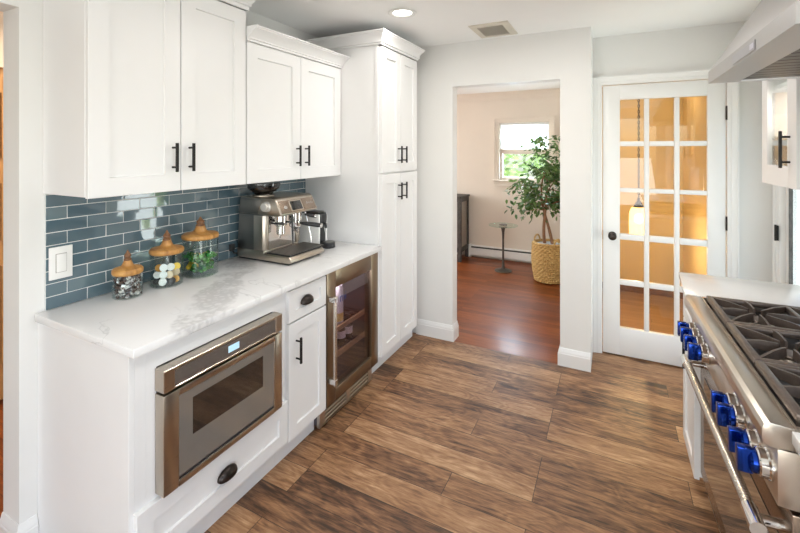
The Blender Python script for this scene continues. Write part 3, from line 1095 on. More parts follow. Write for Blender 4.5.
# ---------------------------------------------------------------- jars and what is in them
JARS = [('small glass jar of wrapped chocolates, shortest of the three wooden-lidded jars', (.126, .284), .058, .098, .060, .066),
        ('middle-sized glass jar of coffee capsules with a wooden lid', (.126, .465), .071, .148, .0745, .096),
        ('large glass jar of green and yellow sweets, tallest of the three wooden-lidded jars', (.124, .649), .086, .184, .0885, .112)]
TZ = .9145
for lab, (jx, jy), r, h, lr, lh in JARS:
    j = thing('glass_jar', lab, 'jar', (jx, jy, TZ), 'wooden-lidded glass jars on the countertop')
    g_ = MB().lathe([(0, 0), (r - .004, 0), (r, .004), (r, h), (r - .003, h), (r - .003, .008), (r - .006, .005), (0, .005)], (jx, jy, TZ), 40)
    g_.build('glass_body', 'jarglass', j)
    z = TZ + h
    k = lh
    lid = MB().lathe([(0, .0005), (lr * .90, .0005), (lr * .98, .005), (lr, .012), (lr * .985, .020), (lr * .90, .026), (lr * .70, .029), (lr * .50, .032), (lr * .37, .038), (lr * .30, .047 + k * .02), (lr * .26, .05 + k * .06), (lr * .25, .05 + k * .12), (0, .05 + k * .12)], (jx, jy, z), 40).build('lid', 'acacia', j)
    z2 = z + .05 + k * .12
    kr = lr * .27
    MB().lathe([(0, 0), (kr * .80, 0), (kr * .92, .003), (kr * .90, .008), (kr * .66, .011), (kr * .64, .014), (kr * .84, .018), (kr * .80, .024), (kr * .52, .031), (kr * .30, .038), (kr * .12, .046), (0, .047)], (jx, jy, z2), 28).build('finial', 'acacia_dark', lid)

M['cellophane'] = plain('clear_silver_wrapper', (.62, .59, .58), .25, .55, .3, 60)
M['chocolate'] = plain('dark_chocolate_wrapper', (.085, .045, .035), .3, .1, .3, 40)
M['greenfoil'] = plain('green_foil', (.03, .21, .03), .2, .35, .4, 30)
M['limefoil'] = plain('light_green_foil', (.12, .38, .06), .2, .3, .3, 30)
M['yellowfoil'] = plain('yellow_foil', (.75, .52, .05), .25, .3, .2, 30)
M['cap_white'] = plain('pearl_capsule', (.80, .80, .79), .3, .15, .04, 30)
M['cap_gold'] = plain('gold_capsule', (.62, .30, .06), .3, .4, .1, 30)
M['cap_yellow'] = plain('yellow_capsule', (.85, .55, .02), .3, .1, .1, 30)
M['cap_black'] = plain('black_capsule', (.02, .018, .018), .3, .2, .1, 30)
M['cap_tan'] = plain('beige_capsule', (.62, .47, .30), .35, .2, .1, 30)


def twist_candy(mat, wrap, L=.016, r=.0115):
    """bonbon with two fanned wrapper ends; returns a bmesh builder pair"""
    a = MB().lathe([(0, -L), (r * .7, -L), (r, -L * .6), (r, L * .6), (r * .7, L), (0, L)], (0, 0, 0), 10, 'x')
    for s_ in (-1, 1):
        a.lathe([(.0025, s_ * L), (.0035, s_ * (L + .002)), (r * .95, s_ * (L + .009))], (0, 0, 0), 10, 'x', wob=lambda t, h: .0012 * math.sin(5 * t))
    return a


def scatter(n, R, zlo, zhi, sep, tries=4000):
    pts = []
    for _ in range(tries):
        if len(pts) >= n:
            break
        a = random.uniform(0, 2 * PI)
        q = R * math.sqrt(random.random())
        p = Vector((q * math.cos(a), q * math.sin(a), random.uniform(zlo, zhi)))
        if all((p - o_).length > sep for o_ in pts):
            pts.append(p)
    return pts


def layers(R, step, dz, nz, z0):
    pts = []
    for l in range(nz):
        off = (l % 2) * step * .5
        k_ = int(R / step) + 2
        for i in range(-k_, k_ + 1):
            for j in range(-k_, k_ + 1):
                x = i * step + off + (j % 2) * step * .5
                y = j * step * .87 + off * .6
                if x * x + y * y < R * R:
                    pts.append(Vector((x, y, z0 + l * dz)))
    return pts


# chocolates: little bars in clear wrappers, dark and silver mixed
proto = {}
for key in ('chocolate', 'cellophane'):
    mbx = MB().box(-.0105, .0105, -.0085, .0085, -.0065, .0065, .002, 1)
    kd = 'dark brown' if key == 'chocolate' else 'silvery white'
    t = thing('wrapped_chocolate', kd + ' wrapped chocolate in the shortest glass jar', 'sweet', (0, 0, 0), kd + ' chocolates in the smallest jar')
    mbx.build('chocolate_bar', key, t)
    for s_ in (-1, 1):
        m = MB().lathe([(.002, s_ * .0105), (.003, s_ * .012), (.0075, s_ * .017)], (0, 0, 0), 8, 'x', wob=lambda t_, h: .0012 * math.sin(4 * t_))
        m.build('wrapper_end', 'cellophane' if key == 'chocolate' else 'chocolate', t)
    proto[key] = t
jx, jy = JARS[0][1]
pts = layers(.043, .0235, .0182, 5, .0150)
first = {'chocolate': True, 'cellophane': True}
for i, p in enumerate(pts):
    key = 'chocolate' if random.random() < .5 else 'cellophane'
    loc = (jx + p.x, jy + p.y, TZ + p.z)
    rot = (random.uniform(-.5, .5), random.uniform(-.5, .5), random.uniform(0, PI))
    if first[key]:
        first[key] = False
        proto[key].location = loc
        proto[key].rotation_euler = rot
    else:
        dup(proto[key], loc, rot=rot)

# capsules
CAPS = {}
for key, lab in (('cap_white', 'pearl-white coffee capsule in the middle jar'), ('cap_gold', 'copper-gold coffee capsule in the middle jar'), ('cap_yellow', 'bright yellow coffee capsule in the middle jar'), ('cap_black', 'black coffee capsule in the middle jar'), ('cap_tan', 'beige coffee capsule in the middle jar')):
    t = thing('coffee_capsule', lab, 'coffee capsule', (0, 0, 0), 'coffee capsules in the middle jar: ' + key[4:])
    MB().lathe([(0, -.026), (.006, -.026), (.0095, -.023), (.0125, -.006), (.0135, -.001), (.0135, 0)], (0, 0, .013), 20).build('cup', key, t)
    MB().lathe([(0, .0005), (.0135, .0005), (.0168, -.0005), (.0172, .0006), (.0165, .0018), (.0130, .0016), (0, .0030)], (0, 0, .0135), 20).build('foil_rim', key, t)
    CAPS[key] = [t, True]
jx, jy = JARS[1][1]
# (dx, dy, dz, key): towards the room (+x,-y) first
cl = []
vd = Vector((1.90, -1.28, 0)).normalized()     # from the jar towards the room
sd_ = Vector((-vd.y, vd.x, 0))
front = [(-.028, .040, 'cap_gold'), (-.006, .038, 'cap_white'), (-.034, .066, 'cap_white'), (.022, .024, 'cap_black'), (-.004, .064, 'cap_white'), (-.032, .022, 'cap_black'),
         (-.012, .016, 'cap_white'), (.030, .050, 'cap_tan'), (.034, .076, 'cap_yellow'), (.012, .044, 'cap_tan'), (.040, .026, 'cap_gold')]
CP = [(-.040, .018, .022, 'cap_black'), (-.014, .040, .022, 'cap_white'), (.016, .036, .024, 'cap_black'), (.040, .018, .026, 'cap_gold'),
      (-.038, .020, .052, 'cap_white'), (-.012, .036, .056, 'cap_white'), (.016, .034, .055, 'cap_tan'), (.040, .014, .056, 'cap_tan'),
      (-.036, .016, .082, 'cap_gold'), (-.010, .030, .086, 'cap_white'), (.018, .022, .084, 'cap_white'), (.040, .008, .084, 'cap_yellow'),
      (-.020, -.006, .022, 'cap_tan'), (.018, -.004, .022, 'cap_black'), (-.020, -.008, .054, 'cap_gold'), (.016, -.010, .054, 'cap_black'),
      (-.030, -.040, .024, 'cap_white'), (.012, -.042, .024, 'cap_tan'), (-.020, -.038, .056, 'cap_black')]
for s_, f_, z_, key in CP:
    p = Vector((jx, jy, TZ + z_)) + sd_ * s_ + vd * f_
    az = math.atan2(vd.y, vd.x) + random.uniform(-.35, .35)
    rot = (0, random.uniform(1.1, 1.5), az)
    t, fresh = CAPS[key]
    if fresh:
        t.location = p
        t.rotation_euler = rot
        CAPS[key][1] = False
    else:
        dup(t, p, rot=rot)

# green and yellow sweets
SW = {}
for key, lab in (('greenfoil', 'dark green foil sweet in the tallest jar'), ('limefoil', 'light green foil sweet in the tallest jar'), ('yellowfoil', 'yellow foil sweet in the tallest jar')):
    t = thing('foil_sweet', lab, 'sweet', (0, 0, 0), lab.split(' in ')[0] + 's in the tallest jar')
    twist_candy(key, key).build('bonbon', key, t)
    SW[key] = [t, True]
jx, jy = JARS[2][1]
for p in layers(.054, .035, .0235, 4, .030):
    if p.z > .085 and (p.x * .83 - p.y * .55) < -.02:
        continue
    key = 'yellowfoil' if (p.z > .035 and random.random() < .22) else ('limefoil' if random.random() < .25 else 'greenfoil')
    loc = (jx + p.x, jy + p.y, TZ + p.z)
    rot = (random.uniform(0, 3), random.uniform(-.5, .5), random.uniform(0, PI))
    t, fresh = SW[key]
    if fresh:
        t.location = loc
        t.rotation_euler = rot
        SW[key][1] = False
    else:
        dup(t, loc, rot=rot)

# ---------------------------------------------------------------- espresso machine
E0, E1 = .966, 1.264
Z = .9145
em = thing('espresso_machine', 'brushed steel espresso machine with a touch screen on the countertop', 'coffee machine', (.24, 1.13, Z))
zz_ = lambda pts: [(x, Z + z) for x, z in pts]
MB().prism(zz_([(.036, .010), (.425, .010), (.447, .016), (.447, .030), (.428, .046), (.245, .046), (.245, .060), (.036, .060)]), EY, E0, E1, .003).build('base', 'champagne', em)
MB().box(.04, .42, E0 + .01, E1 - .01, Z, Z + .010).build('feet_skirt', 'plastic', em, smooth=0)
MB().prism(zz_([(.036, .0605), (.240, .0605), (.240, .266), (.048, .266)]), EY, E0 + .001, E1 - .001, .004).build('rear_body', 'steel_dark', em)
MB().prism(zz_([(.048, .2665), (.352, .2625), (.376, .272), (.336, .352), (.322, .362), (.300, .365), (.068, .365), (.062, .358)]), EY, E0, E1 + .026, .006).build('head', 'champagne', em)
MB().prism(zz_([(.050, .270), (.200, .270), (.230, .350), (.066, .358)]), EY, E0 - .0012, E0 + .002, .0005).build('side_panel', 'steel_dark', em)
m = MB().prism([(.168, E0 - .001), (.236, E0 - .001), (.250, E0 + .006), (.256, E0 + .018), (.256, E0 + .030), (.168, E0 + .030)], XY, Z + .062, Z + .262, .002)
m.build('front_column', 'champagne', em)
m = MB().box(.17, .255, E1 - .030, E1, Z + .062, Z + .262, .006)
m.build('front_column', 'champagne', em)
MB().box(.2415, .246, E0 + .032, E1 - .032, Z + .062, Z + .262).build('mirror_panel', 'chrome', em, smooth=0)
tr = MB().box(.258, .432, E0 + .010, E1 - .010, Z + .0465, Z + .052, .001, 1).build('drip_tray', 'plastic', em)
m = MB()
for i in range(15):
    y = E0 + .020 + i * .0205
    m.box(.265, .425, y, y + .012, Z + .052, Z + .0555, .001, 1)
m.build('tray_grille', 'steel_dark', tr)
# side dial
m = MB().lathe([(0, 0), (.030, 0), (.030, -.006), (.024, -.009), (.024, -.026), (.021, -.029), (0, -.029)], (.272, E0 - .001, Z + .315), 28, 'y')
m.build('side_dial', 'satin', em)
# touch screen on the sloping face
fx0, fz0, fx1, fz1 = .376, .272, .336, .352
nx, nz = .08, .04
ln = math.hypot(nx, nz)
nx, nz = nx / ln, nz / ln


def face_box(y0, y1, t0, t1, h0, h1, name, mat, par, bev=.001):
    P = lambda t, h: (fx0 + (fx1 - fx0) * t + nx * h, Z + fz0 + (fz1 - fz0) * t + nz * h)
    return MB().prism([P(t0, h0), P(t1, h0), P(t1, h1), P(t0, h1)], EY, y0, y1, bev).build(name, mat, par)


face_box(E0 + .012, E1 + .014, .08, .92, -.0005, .001, 'face_plate', 'warmsteel', em, .0003)
sb = face_box(1.058, 1.166, .13, .88, .0005, .003, 'screen_bezel', 'champagne', em)
face_box(1.066, 1.158, .20, .81, .003, .0036, 'touch_screen', 'screen', sb, .0002)
m = MB().lathe([(0, 0), (.012, 0), (.012, .005), (.010, .007), (0, .007)], (0, 0, 0), 20, 'x')
bmesh.ops.rotate(m.bm, verts=list(m.bm.verts), matrix=Matrix.Rotation(-math.atan2(nz, nx), 3, 'Y'))
bmesh.ops.translate(m.bm, verts=list(m.bm.verts), vec=(fx0 + (fx1 - fx0) * .45 + nx * .001, 1.018, Z + fz0 + (fz1 - fz0) * .45 + nz * .001))
m.build('power_button', 'chrome', em)
text_obj('Breville', .020, (fx0 + (fx1 - fx0) * .55 + nx * .0012, 1.235, Z + fz0 + (fz1 - fz0) * .55 + nz * .0012), (math.atan2(nx, nz) , 0, PI / 2), 'ink', em, .0002, 'maker_lettering')
# bean hopper
hx, hy = .178, 1.035
hp = MB().lathe([(.045, .3655), (.050, .372), (.052, .384), (.088, .408), (.094, .425), (.094, .442), (.090, .446), (0, .446)], (hx, hy, Z), 36).build('bean_hopper', 'smoke', em)
MB().cyl((hx, hy, Z + .3652), .062, .010, 32, bev=.003).build('hopper_collar', 'champagne', em)
MB().lathe([(0, .376), (.045, .376), (.048, .384), (.080, .408), (.080, .412), (0, .418)], (hx, hy, Z), 28).build('coffee_beans', 'chocolate', hp)
# grinder outlet with cradle
m = MB().cyl((.300, 1.045, Z + .200), .034, .062, 28, bev=.004).cyl((.300, 1.045, Z + .150), .025, .052, 24, bev=.003)
m.build('grinder_outlet', 'chrome', em)
m = MB().tube([(.262, 1.010, Z + .216), (.335, 1.008, Z + .216), (.352, 1.022, Z + .216)], .006, 8).tube([(.262, 1.082, Z + .216), (.335, 1.084, Z + .216), (.352, 1.070, Z + .216)], .006, 8)
m.build('cradle_fork', 'plastic', em)
MB().tube([(.340, 1.098, Z + .255), (.342, 1.098, Z + .16), (.345, 1.098, Z + .088)], [.0065, .006, .004], 10).build('water_spout', 'plastic', em)
# group head and portafilter
MB().cyl((.305, 1.165, Z + .212), .040, .052, 30, bev=.004).build('group_head', 'chrome', em)
pf = MB().lathe([(0, .150), (.012, .150), (.016, .162), (.034, .176), (.037, .184), (.037, .211), (0, .211)], (.305, 1.165, Z), 28)
pf.tube([(.298, 1.158, Z + .152), (.296, 1.150, Z + .138)], .006, 8).tube([(.312, 1.172, Z + .152), (.314, 1.180, Z + .138)], .006, 8)
pf = pf.build('portafilter', 'chrome', em)
MB().tube([(.340, 1.178, Z + .196), (.37, 1.190, Z + .194), (.42, 1.210, Z + .188), (.452, 1.222, Z + .184)], [.008, .012, .014, .013], 14).build('portafilter_handle', 'plastic', pf)
MB().tube([(.452, 1.222, Z + .184), (.460, 1.2252, Z + .183)], [.0145, .013], 14).build('handle_cap', 'chrome', pf)
# steam wand with its lever
sw_ = MB().tube([(.320, 1.234, Z + .262), (.332, 1.234, Z + .235), (.350, 1.234, Z + .18), (.366, 1.234, Z + .12), (.372, 1.234, Z + .075)], [.007, .006, .0055, .005, .004], 12).build('steam_wand', 'chrome', em)
MB().tube([(.346, 1.205, Z + .246), (.38, 1.218, Z + .240), (.404, 1.228, Z + .236)], [.006, .0105, .0105], 12).build('wand_grip', 'plastic', em)
MB().tube([(.404, 1.228, Z + .236), (.414, 1.2315, Z + .234)], [.012, .010], 12).build('grip_cap', 'chrome', em)
MB().tube([(.036, 1.0, Z + .03), (.020, .985, Z + .02), (.020, .955, Z + .03), (.020, .94, Z + .06)], .005, 8).box(.0125, .030, .925, .957, Z + .045, Z + .085, .004).build('power_cord', 'plastic', em)

# capsule machine
cmx = thing('capsule_machine', 'slim white and black capsule coffee machine against the pantry cabinet side', 'coffee machine', (.20, 1.42, Z))
MB().box(.07, .312, 1.385, 1.398, Z + .002, Z + .215, .003).build('side_cover', 'white_plastic', cmx)
MB().box(.07, .312, 1.462, 1.475, Z + .002, Z + .215, .003).build('side_cover', 'white_plastic', cmx)
MB().prism(zz_([(.075, .001), (.305, .001), (.305, .08), (.295, .12), (.318, .15), (.320, .212), (.308, .222), (.08, .222)]), EY, 1.3985, 1.4615, .003).build('body', 'plastic', cmx)
MB().prism(zz_([(.10, .2225), (.29, .2225), (.31, .227), (.29, .232), (.11, .232)]), EY, 1.395, 1.465, .002).build('lever', 'steel_dark', cmx)
cb = MB().cyl((.353, 1.430, Z), .046, .034, 32, bev=.004).build('cup_stand', 'plastic', cmx)
MB().cyl((.353, 1.430, Z + .0345), .034, .003, 28).build('cup_grid', 'steel_dark', cb)
MB().tube([(.312, 1.43, Z + .155), (.334, 1.43, Z + .15), (.334, 1.43, Z + .125)], .009, 12).build('spout', 'plastic', cmx)

# ---------------------------------------------------------------- range
PHI = math.radians(1.85)
rg = thing('range_cooker', 'stainless gas range with blue knobs and cast iron grates', 'range', (2.288, 1.425, 0), rz=PHI, local=True)
L = -.960
MB().box(.10, .640, L + .008, -.004, .06, .855).build('range_body', 'steel_dark', rg, smooth=0)
# front rail (bullnose) + flat landing ledge
nose = [(.0, .874), (.004, .862), (.014, .856), (.030, .856), (.060, .858), (.060, .9095), (.016, .9135), (.004, .908), (.0, .896)]
MB().prism(nose, EY, L, 0, .001).build('front_rail', 'steel', rg)
MB().prism([(.029, .724), (.058, .722), (.10, .722), (.10, .855), (.029, .855)], EY, L, -.001, .001).build('control_panel', 'steel', rg)
m = MB().box(.0605, .066, L, 0, .858, .912).box(.60, .640, L, 0, .856, .935, .003).box(.0665, .60, L, L + .012, .858, .912).box(.0665, .60, -.012, 0, .858, .912)
m.build('top_surround', 'steel', rg)
MB().box(.0665, .60, L + .012, -.012, .8585, .882).build('cooktop', 'cooktop', rg, smooth=0)
# oven door
OX = .058
m = MB().box(OX, .098, L + .010, -.010, .150, .705, .004)
od = m.build('oven_door', 'warmsteel', rg)
MB().box(OX - .0025, OX - .0003, L + .085, -.085, .225, .600, .001, 1).build('oven_window', 'ovenglass', od)
m = MB()
hx_, hz_ = .0, .640
hd = MB().tube([(hx_, -.03, hz_), (hx_, L + .03, hz_)], .0155, 20).build('door_handle', 'knurl', od)
for y in (-.060, L + .060):
    MB().tube([(OX, y, hz_), (.012, y, hz_)], [.013, .012], 16).build('handle_post', 'chrome', od)
for y0, y1 in ((-.022, -.09), (L + .09, L + .018)):
    MB().tube([(hx_, y0, hz_), (hx_, y1, hz_)], .0185, 24).build('handle_sleeve', 'chrome', od)
MB().box(.085, .100, L + .012, -.012, .055, .140, .002).build('kick_plate', 'steel', rg)
m = MB()
for y in (-.05, L + .05):
    for x in (.14, .58):
        m = MB().cyl((x, y, 0), .02, .06, 14)
        m.build('foot', 'steel_dark', rg)
# knobs
for y in (-.080, -.143, -.226, -.302, -.655, -.722, -.838, -.910):
    zk = .787
    kb = MB().lathe([(0, .029), (.036, .029), (.036, .024), (.033, .020), (.032, .006), (.029, .003), (0, .003)], (0, y, zk), 28, 'x').build('knob', 'chrome', rg)
    MB().lathe([(0, .003), (.026, .003), (.028, 0), (.027, -.008), (.022, -.012), (0, -.012)], (0, y, zk), 28, 'x').build('knob_skirt', 'blue', kb)
    MB().box(-.036, -.004, y - .011, y + .011, zk - .030, zk + .030, .003).build('knob_grip', 'blue', kb)
# burners and grates
GZ = .935
ysec = [(-.045, -.345), (-.350, -.645), (-.650, -.935)]
for y0, y1 in ysec:
    yc = (y0 + y1) / 2
    gx0, gx1 = .070, .590
    for xb in (.200, .460):
        bn = MB().lathe([(0, 0), (.055, 0), (.052, .010), (.040, .014), (.038, .020), (0, .020)], (xb, yc, .8822), 28).build('burner', 'champagne', rg)
        MB().lathe([(0, .0205), (.030, .0205), (.033, .024), (.030, .030), (0, .032)], (xb, yc, .8822), 28).build('burner_cap', 'iron', bn)
    g_ = MB()
    h0, h1 = GZ - .022, GZ
    fw = .022
    g_.box(gx0, gx0 + fw, y1, y0, h0, h1, .006, 2).box(gx1 - fw, gx1, y1, y0, h0, h1, .006, 2)
    g_.box(gx0 + fw * .6, gx1 - fw * .6, y0 - fw, y0, h0, h1 - .001, .006, 2).box(gx0 + fw * .6, gx1 - fw * .6, y1, y1 + fw, h0, h1 - .001, .006, 2)
    g_.box((gx0 + gx1) / 2 - .008, (gx0 + gx1) / 2 + .008, y1 + fw * .6, y0 - fw * .6, h0, h1 - .001, .004, 2)
    for xb in (.200, .460):
        a0, a1 = (gx0 + fw, .322) if xb < .3 else (.338, gx1 - fw)
        tips = [(a0, yc), (a1, yc), (xb, y0 - fw), (xb, y1 + fw), (a0, y0 - fw), (a0, y1 + fw), (a1, y0 - fw), (a1, y1 + fw)]
        for i, (tx, ty) in enumerate(tips):
            d = Vector((xb - tx, yc - ty, 0))
            ln_ = d.length
            d.normalize()
            n_ = Vector((-d.y, d.x, 0))
            p0 = Vector((tx, ty, 0)) - d * .004
            p1 = Vector((xb, yc, 0)) - d * .030
            b_ = bmesh.new()
            vs = []
            for p, wd, zt, zb in ((p0, .0065, h1 - .002, h0 + .002), ((p0 + p1) / 2, .006, h1 + .004, h0 - .004), (p1, .0045, h1 + .002, h0 - .006)):
                vs.append([b_.verts.new((p + n_ * wd + Vector((0, 0, zb)))), b_.verts.new((p - n_ * wd + Vector((0, 0, zb)))), b_.verts.new((p - n_ * wd * .6 + Vector((0, 0, zt)))), b_.verts.new((p + n_ * wd * .6 + Vector((0, 0, zt))))])
            for A, B in zip(vs, vs[1:]):
                for q in range(4):
                    b_.faces.new((A[q], A[(q + 1) % 4], B[(q + 1) % 4], B[q]))
            b_.faces.new(vs[0])
            b_.faces.new(vs[-1][::-1])
            g_.join(b_)
    for (x, y) in ((gx0 + .011, y0 - .011), (gx0 + .011, y1 + .011), (gx1 - .011, y0 - .011), (gx1 - .011, y1 + .011)):
        g_.cyl((x, y, .8822), .008, h0 - .8822 + .002, 10)
    g_.build('grate', 'iron', rg)

# ---------------------------------------------------------------- counters and cabinets beside the range
poly = [(2.292, 1.428), (2.945, 1.4485), (2.945, 1.826), (2.314, 1.818)]
o = MB().prism(poly, XY, .884, .914, .003).build('countertop', 'quartz_plain')
tag(o, 'short white quartz countertop between the range and the french door', 'countertop')
o = MB().prism([(2.368, -.55), (2.945, -.55), (2.945, .452), (2.368, .452)], XY, .884, .914, .003).build('countertop', 'quartz_plain')
tag(o, 'white quartz countertop end on the near side of the range', 'countertop')


def base_right(label, y0, y1, xf, hy=None):
    t = thing('base_cabinet', label, 'cabinet', (2.65, (y0 + y1) / 2, 0))
    MB().box(xf + .02, 2.94, y0, y1, .10, .884, .001, 1).build('carcass', 'cab', t)
    MB().box(xf + .08, 2.93, y0 + .01, y1 - .0, 0, .0995).build('toe_kick', 'cab', t, smooth=0)
    dr_ = MB().shaker(y0 + .003, y1 - .003, .70, .872, .02, FXN(xf + .02), .05).build('drawer', 'cab', t, smooth=20)
    d = MB().shaker(y0 + .003, y1 - .003, .085, .692, .02, FXN(xf + .02), .058).build('door', 'cab', t, smooth=20)
    if hy:
        bar_pull(d, hy, .540, .665, xf, -1)
    return t


base_right('narrow white base cabinet between the range and the french door', 1.462, 1.795, 2.330, 1.53)
base_right('white base cabinet on the near side of the range', -.54, .440, 2.405, .38)

# range hood
hd = thing('range_hood', 'stainless canopy range hood over the gas range', 'range hood', (2.66, .92, 1.835))
H0, H1 = .440, 1.402
HX, HB, HT = 2.372, 1.835, 1.884
m = MB()
outer = [(HX, HB), (HX, HT), (2.705, 2.413), (2.950, 2.413), (2.950, HB)]
b_ = bmesh.new()
vo0 = [b_.verts.new((x, H0, z)) for x, z in outer]
# the near and far ends slope in only slightly: plain vertical ends
vo1 = [b_.verts.new((x, H1, z)) for x, z in outer]
b_.faces.new(vo0)
b_.faces.new(vo1[::-1])
for i in range(4):
    b_.faces.new((vo0[i], vo0[i + 1], vo1[i + 1], vo1[i]))
rim = .100
inn0 = [b_.verts.new(p) for p in ((HX + rim, H0 + .04, HB), (2.93, H0 + .04, HB), (2.93, H1 - .012, HB), (HX + rim, H1 - .012, HB))]
inn1 = [b_.verts.new(p) for p in ((HX + rim + .01, H0 + .05, HB + .05), (2.92, H0 + .05, HB + .05), (2.92, H1 - .022, HB + .05), (HX + rim + .01, H1 - .022, HB + .05))]
oc = [vo0[0], vo0[4], vo1[4], vo1[0]]
for i in range(4):
    j = (i + 1) % 4
    b_.faces.new((oc[i], oc[j], inn0[j], inn0[i]))
    b_.faces.new((inn0[i], inn0[j], inn1[j], inn1[i]))
b_.faces.new(inn1)
m.join(b_)
m.build('canopy', 'hoodsteel', hd, smooth=0)
m = MB()
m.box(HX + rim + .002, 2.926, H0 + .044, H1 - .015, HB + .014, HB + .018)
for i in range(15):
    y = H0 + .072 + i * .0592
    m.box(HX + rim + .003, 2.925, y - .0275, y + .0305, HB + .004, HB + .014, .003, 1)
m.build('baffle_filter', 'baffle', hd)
cp = MB().box(HX - .003, HX - .0003, .735, .985, 1.840, 1.870, .001, 1).build('control_strip', 'frost', hd)
MB().box(HX - .0042, HX - .003, .742, .780, 1.847, 1.863).build('display', 'lcdgrey', cp, smooth=0)

# glass-front cabinet
gc = thing('hanging_cabinet', 'white glass-door upper cabinet with a black handle beyond the range hood', 'cabinet', (2.79, 1.6, 1.39))
GX, GB, GT = 2.658, 1.392, 2.35
g0, g1 = 1.410, 1.842
m = MB().box(GX + .022, 2.950, g0, g0 + .018, GB, GT).box(GX + .022, 2.950, g1 - .018, g1, GB, GT).box(GX + .022, 2.950, g0 + .018, g1 - .018, GB, GB + .018).box(GX + .022, 2.950, g0 + .018, g1 - .018, GT - .018, GT).box(2.938, 2.950, g0 + .018, g1 - .018, GB + .018, GT - .018)
m.build('carcass', 'cab', gc, smooth=0)
for z in (1.617, 1.86, 2.1):
    MB().box(GX + .045, 2.937, g0 + .0185, g1 - .0185, z - .018, z, .001, 1).build('shelf', 'cab', gc)
s0, s1, b0 = g0 + .098, g1 - .075, .090
m = MB().box(GX, GX + .021, g0, s0, GB, GT, .0015, 1).box(GX, GX + .021, s1, g1, GB, GT, .0015, 1).box(GX, GX + .021, s0, s1, GB, GB + b0, .0015, 1).box(GX, GX + .021, s0, s1, GT - .08, GT, .0015, 1)
gd = m.build('door', 'cab', gc)
MB().box(GX + .009, GX + .012, s0, s1, GB + b0, GT - .08).build('glass_pane', 'glass', gd, smooth=0)
bar_pull(gd, g0 + .066, 1.476, 1.630, GX, -1)
gl_ = bpy.data.lights.new('cabinet_fill', 'AREA')  # lamp added to brighten the inside of the glass-door cabinet
gl_.size = .08
gl_.energy = .9
gl_.color = (1, .93, .86)
glo = bpy.data.objects.new('cabinet_fill', gl_)
glo.location = (0, .02, .45)
glo.parent = gc
C.objects.link(glo)
# crockery seen through it
pit = thing('pitcher', 'small white jug on the shelf of the glass-door cabinet', 'jug', (2.76, 1.60, 1.6175))
MB().lathe([(0, 0), (.040, 0), (.052, .02), (.055, .06), (.042, .11), (.038, .135), (.045, .155), (.042, .155), (.035, .135), (.038, .11), (.050, .06), (.047, .02), (0, .006)], (2.76, 1.60, 1.6175), 28).build('jug_body', 'white_plastic', pit)
MB().tube([(2.76, 1.645, 1.745), (2.76, 1.675, 1.745), (2.76, 1.690, 1.71), (2.76, 1.675, 1.67), (2.76, 1.652, 1.655)], .007, 10).build('jug_handle', 'white_plastic', pit)
bw = MB().lathe([(0, 0), (.035, 0), (.04, .008), (.075, .05), (.08, .07), (.076, .07), (.07, .05), (.036, .012), (0, .010)], (2.77, 1.60, 1.4105), 32)
tag(bw.build('bowl', 'seagrass'), 'tan bowl on the bottom of the glass-door cabinet', 'bowl')

# ---------------------------------------------------------------- ceiling fittings


def downlight(x, y, label, power=5):
    t = thing('recessed_light', label, 'ceiling light', (x, y, CZ), 'recessed ceiling lights')
    MB().lathe([(.060, -.002), (.080, -.001), (.090, -.007), (.085, -.012), (.062, -.009), (.058, -.004)], (x, y, CZ), 40).build('trim_ring', 'white_plastic', t)
    MB().lathe([(0, -.0045), (.0595, -.0045), (.0595, -.001), (0, -.001)], (x, y, CZ), 36).build('lens', 'lens', t)
    l = bpy.data.lights.new('downlight_glow', 'AREA')
    l.shape = 'DISK'
    l.size = .11
    l.energy = power
    l.color = (1, .978, .95)
    lo = bpy.data.objects.new('downlight_glow', l)
    lo.location = (0, 0, -.016)
    lo.parent = t
    C.objects.link(lo)
    return t


downlight(.835, 1.548, 'round recessed ceiling light in front of the pantry cabinet', 2.6)
for x, y, e in ((1.35, .25, 2.6), (1.66, 1.42, 7.8), (1.9, -.6, 6), (1.0, -1.6, 5), (1.9, -2.2, 5)):  # unseen lamps added to brighten the kitchen
    downlight(x, y, 'unseen recessed ceiling light over the near floor, added to brighten the kitchen', e)

pl_ = downlight(2.25, 3.75, 'unseen recessed ceiling light above the pantry pendant, added to even the light', 5)  # unseen lamp added to even out the pantry walls
[c for c in pl_.children if c.type == 'LIGHT'][0].data.color = (1, .80, .50)

vt = thing('ceiling_vent', 'beige slotted air vent in the ceiling near the doorway', 'air vent', (1.25, 2.2, CZ))
v0x, v1x, v0y, v1y = 1.112, 1.385, 2.02, 2.36
M['vent'] = plain('cream_vent_enamel', (.66, .60, .51), .4, 0, .03, 20)
m = MB()
m.sweep([(v0x, v0y), (v1x, v0y), (v1x, v1y), (v0x, v1y)], [(0, 0), (0, -.006), (.004, -.009), (.046, -.012), (.048, 0)], lambda a, b, h: (a, b, CZ - .0005 + h), closed=True)
m.build('vent_frame', 'vent', vt)
MB().box(v0x + .04, v1x - .04, v0y + .04, v1y - .04, CZ - .0015, CZ - .0006).build('duct_opening', 'coolgrey', vt, smooth=0)
m = MB()
for i in range(11):
    y = v0y + .058 + i * .0205
    m.prism([(y, CZ - .0125), (y + .004, CZ - .0125), (y + .009, CZ - .004), (y + .005, CZ - .004)], lambda u, v, w_: (w_, u, v), v0x + .045, v1x - .045)
m.build('louvers', 'vent', vt, smooth=0)

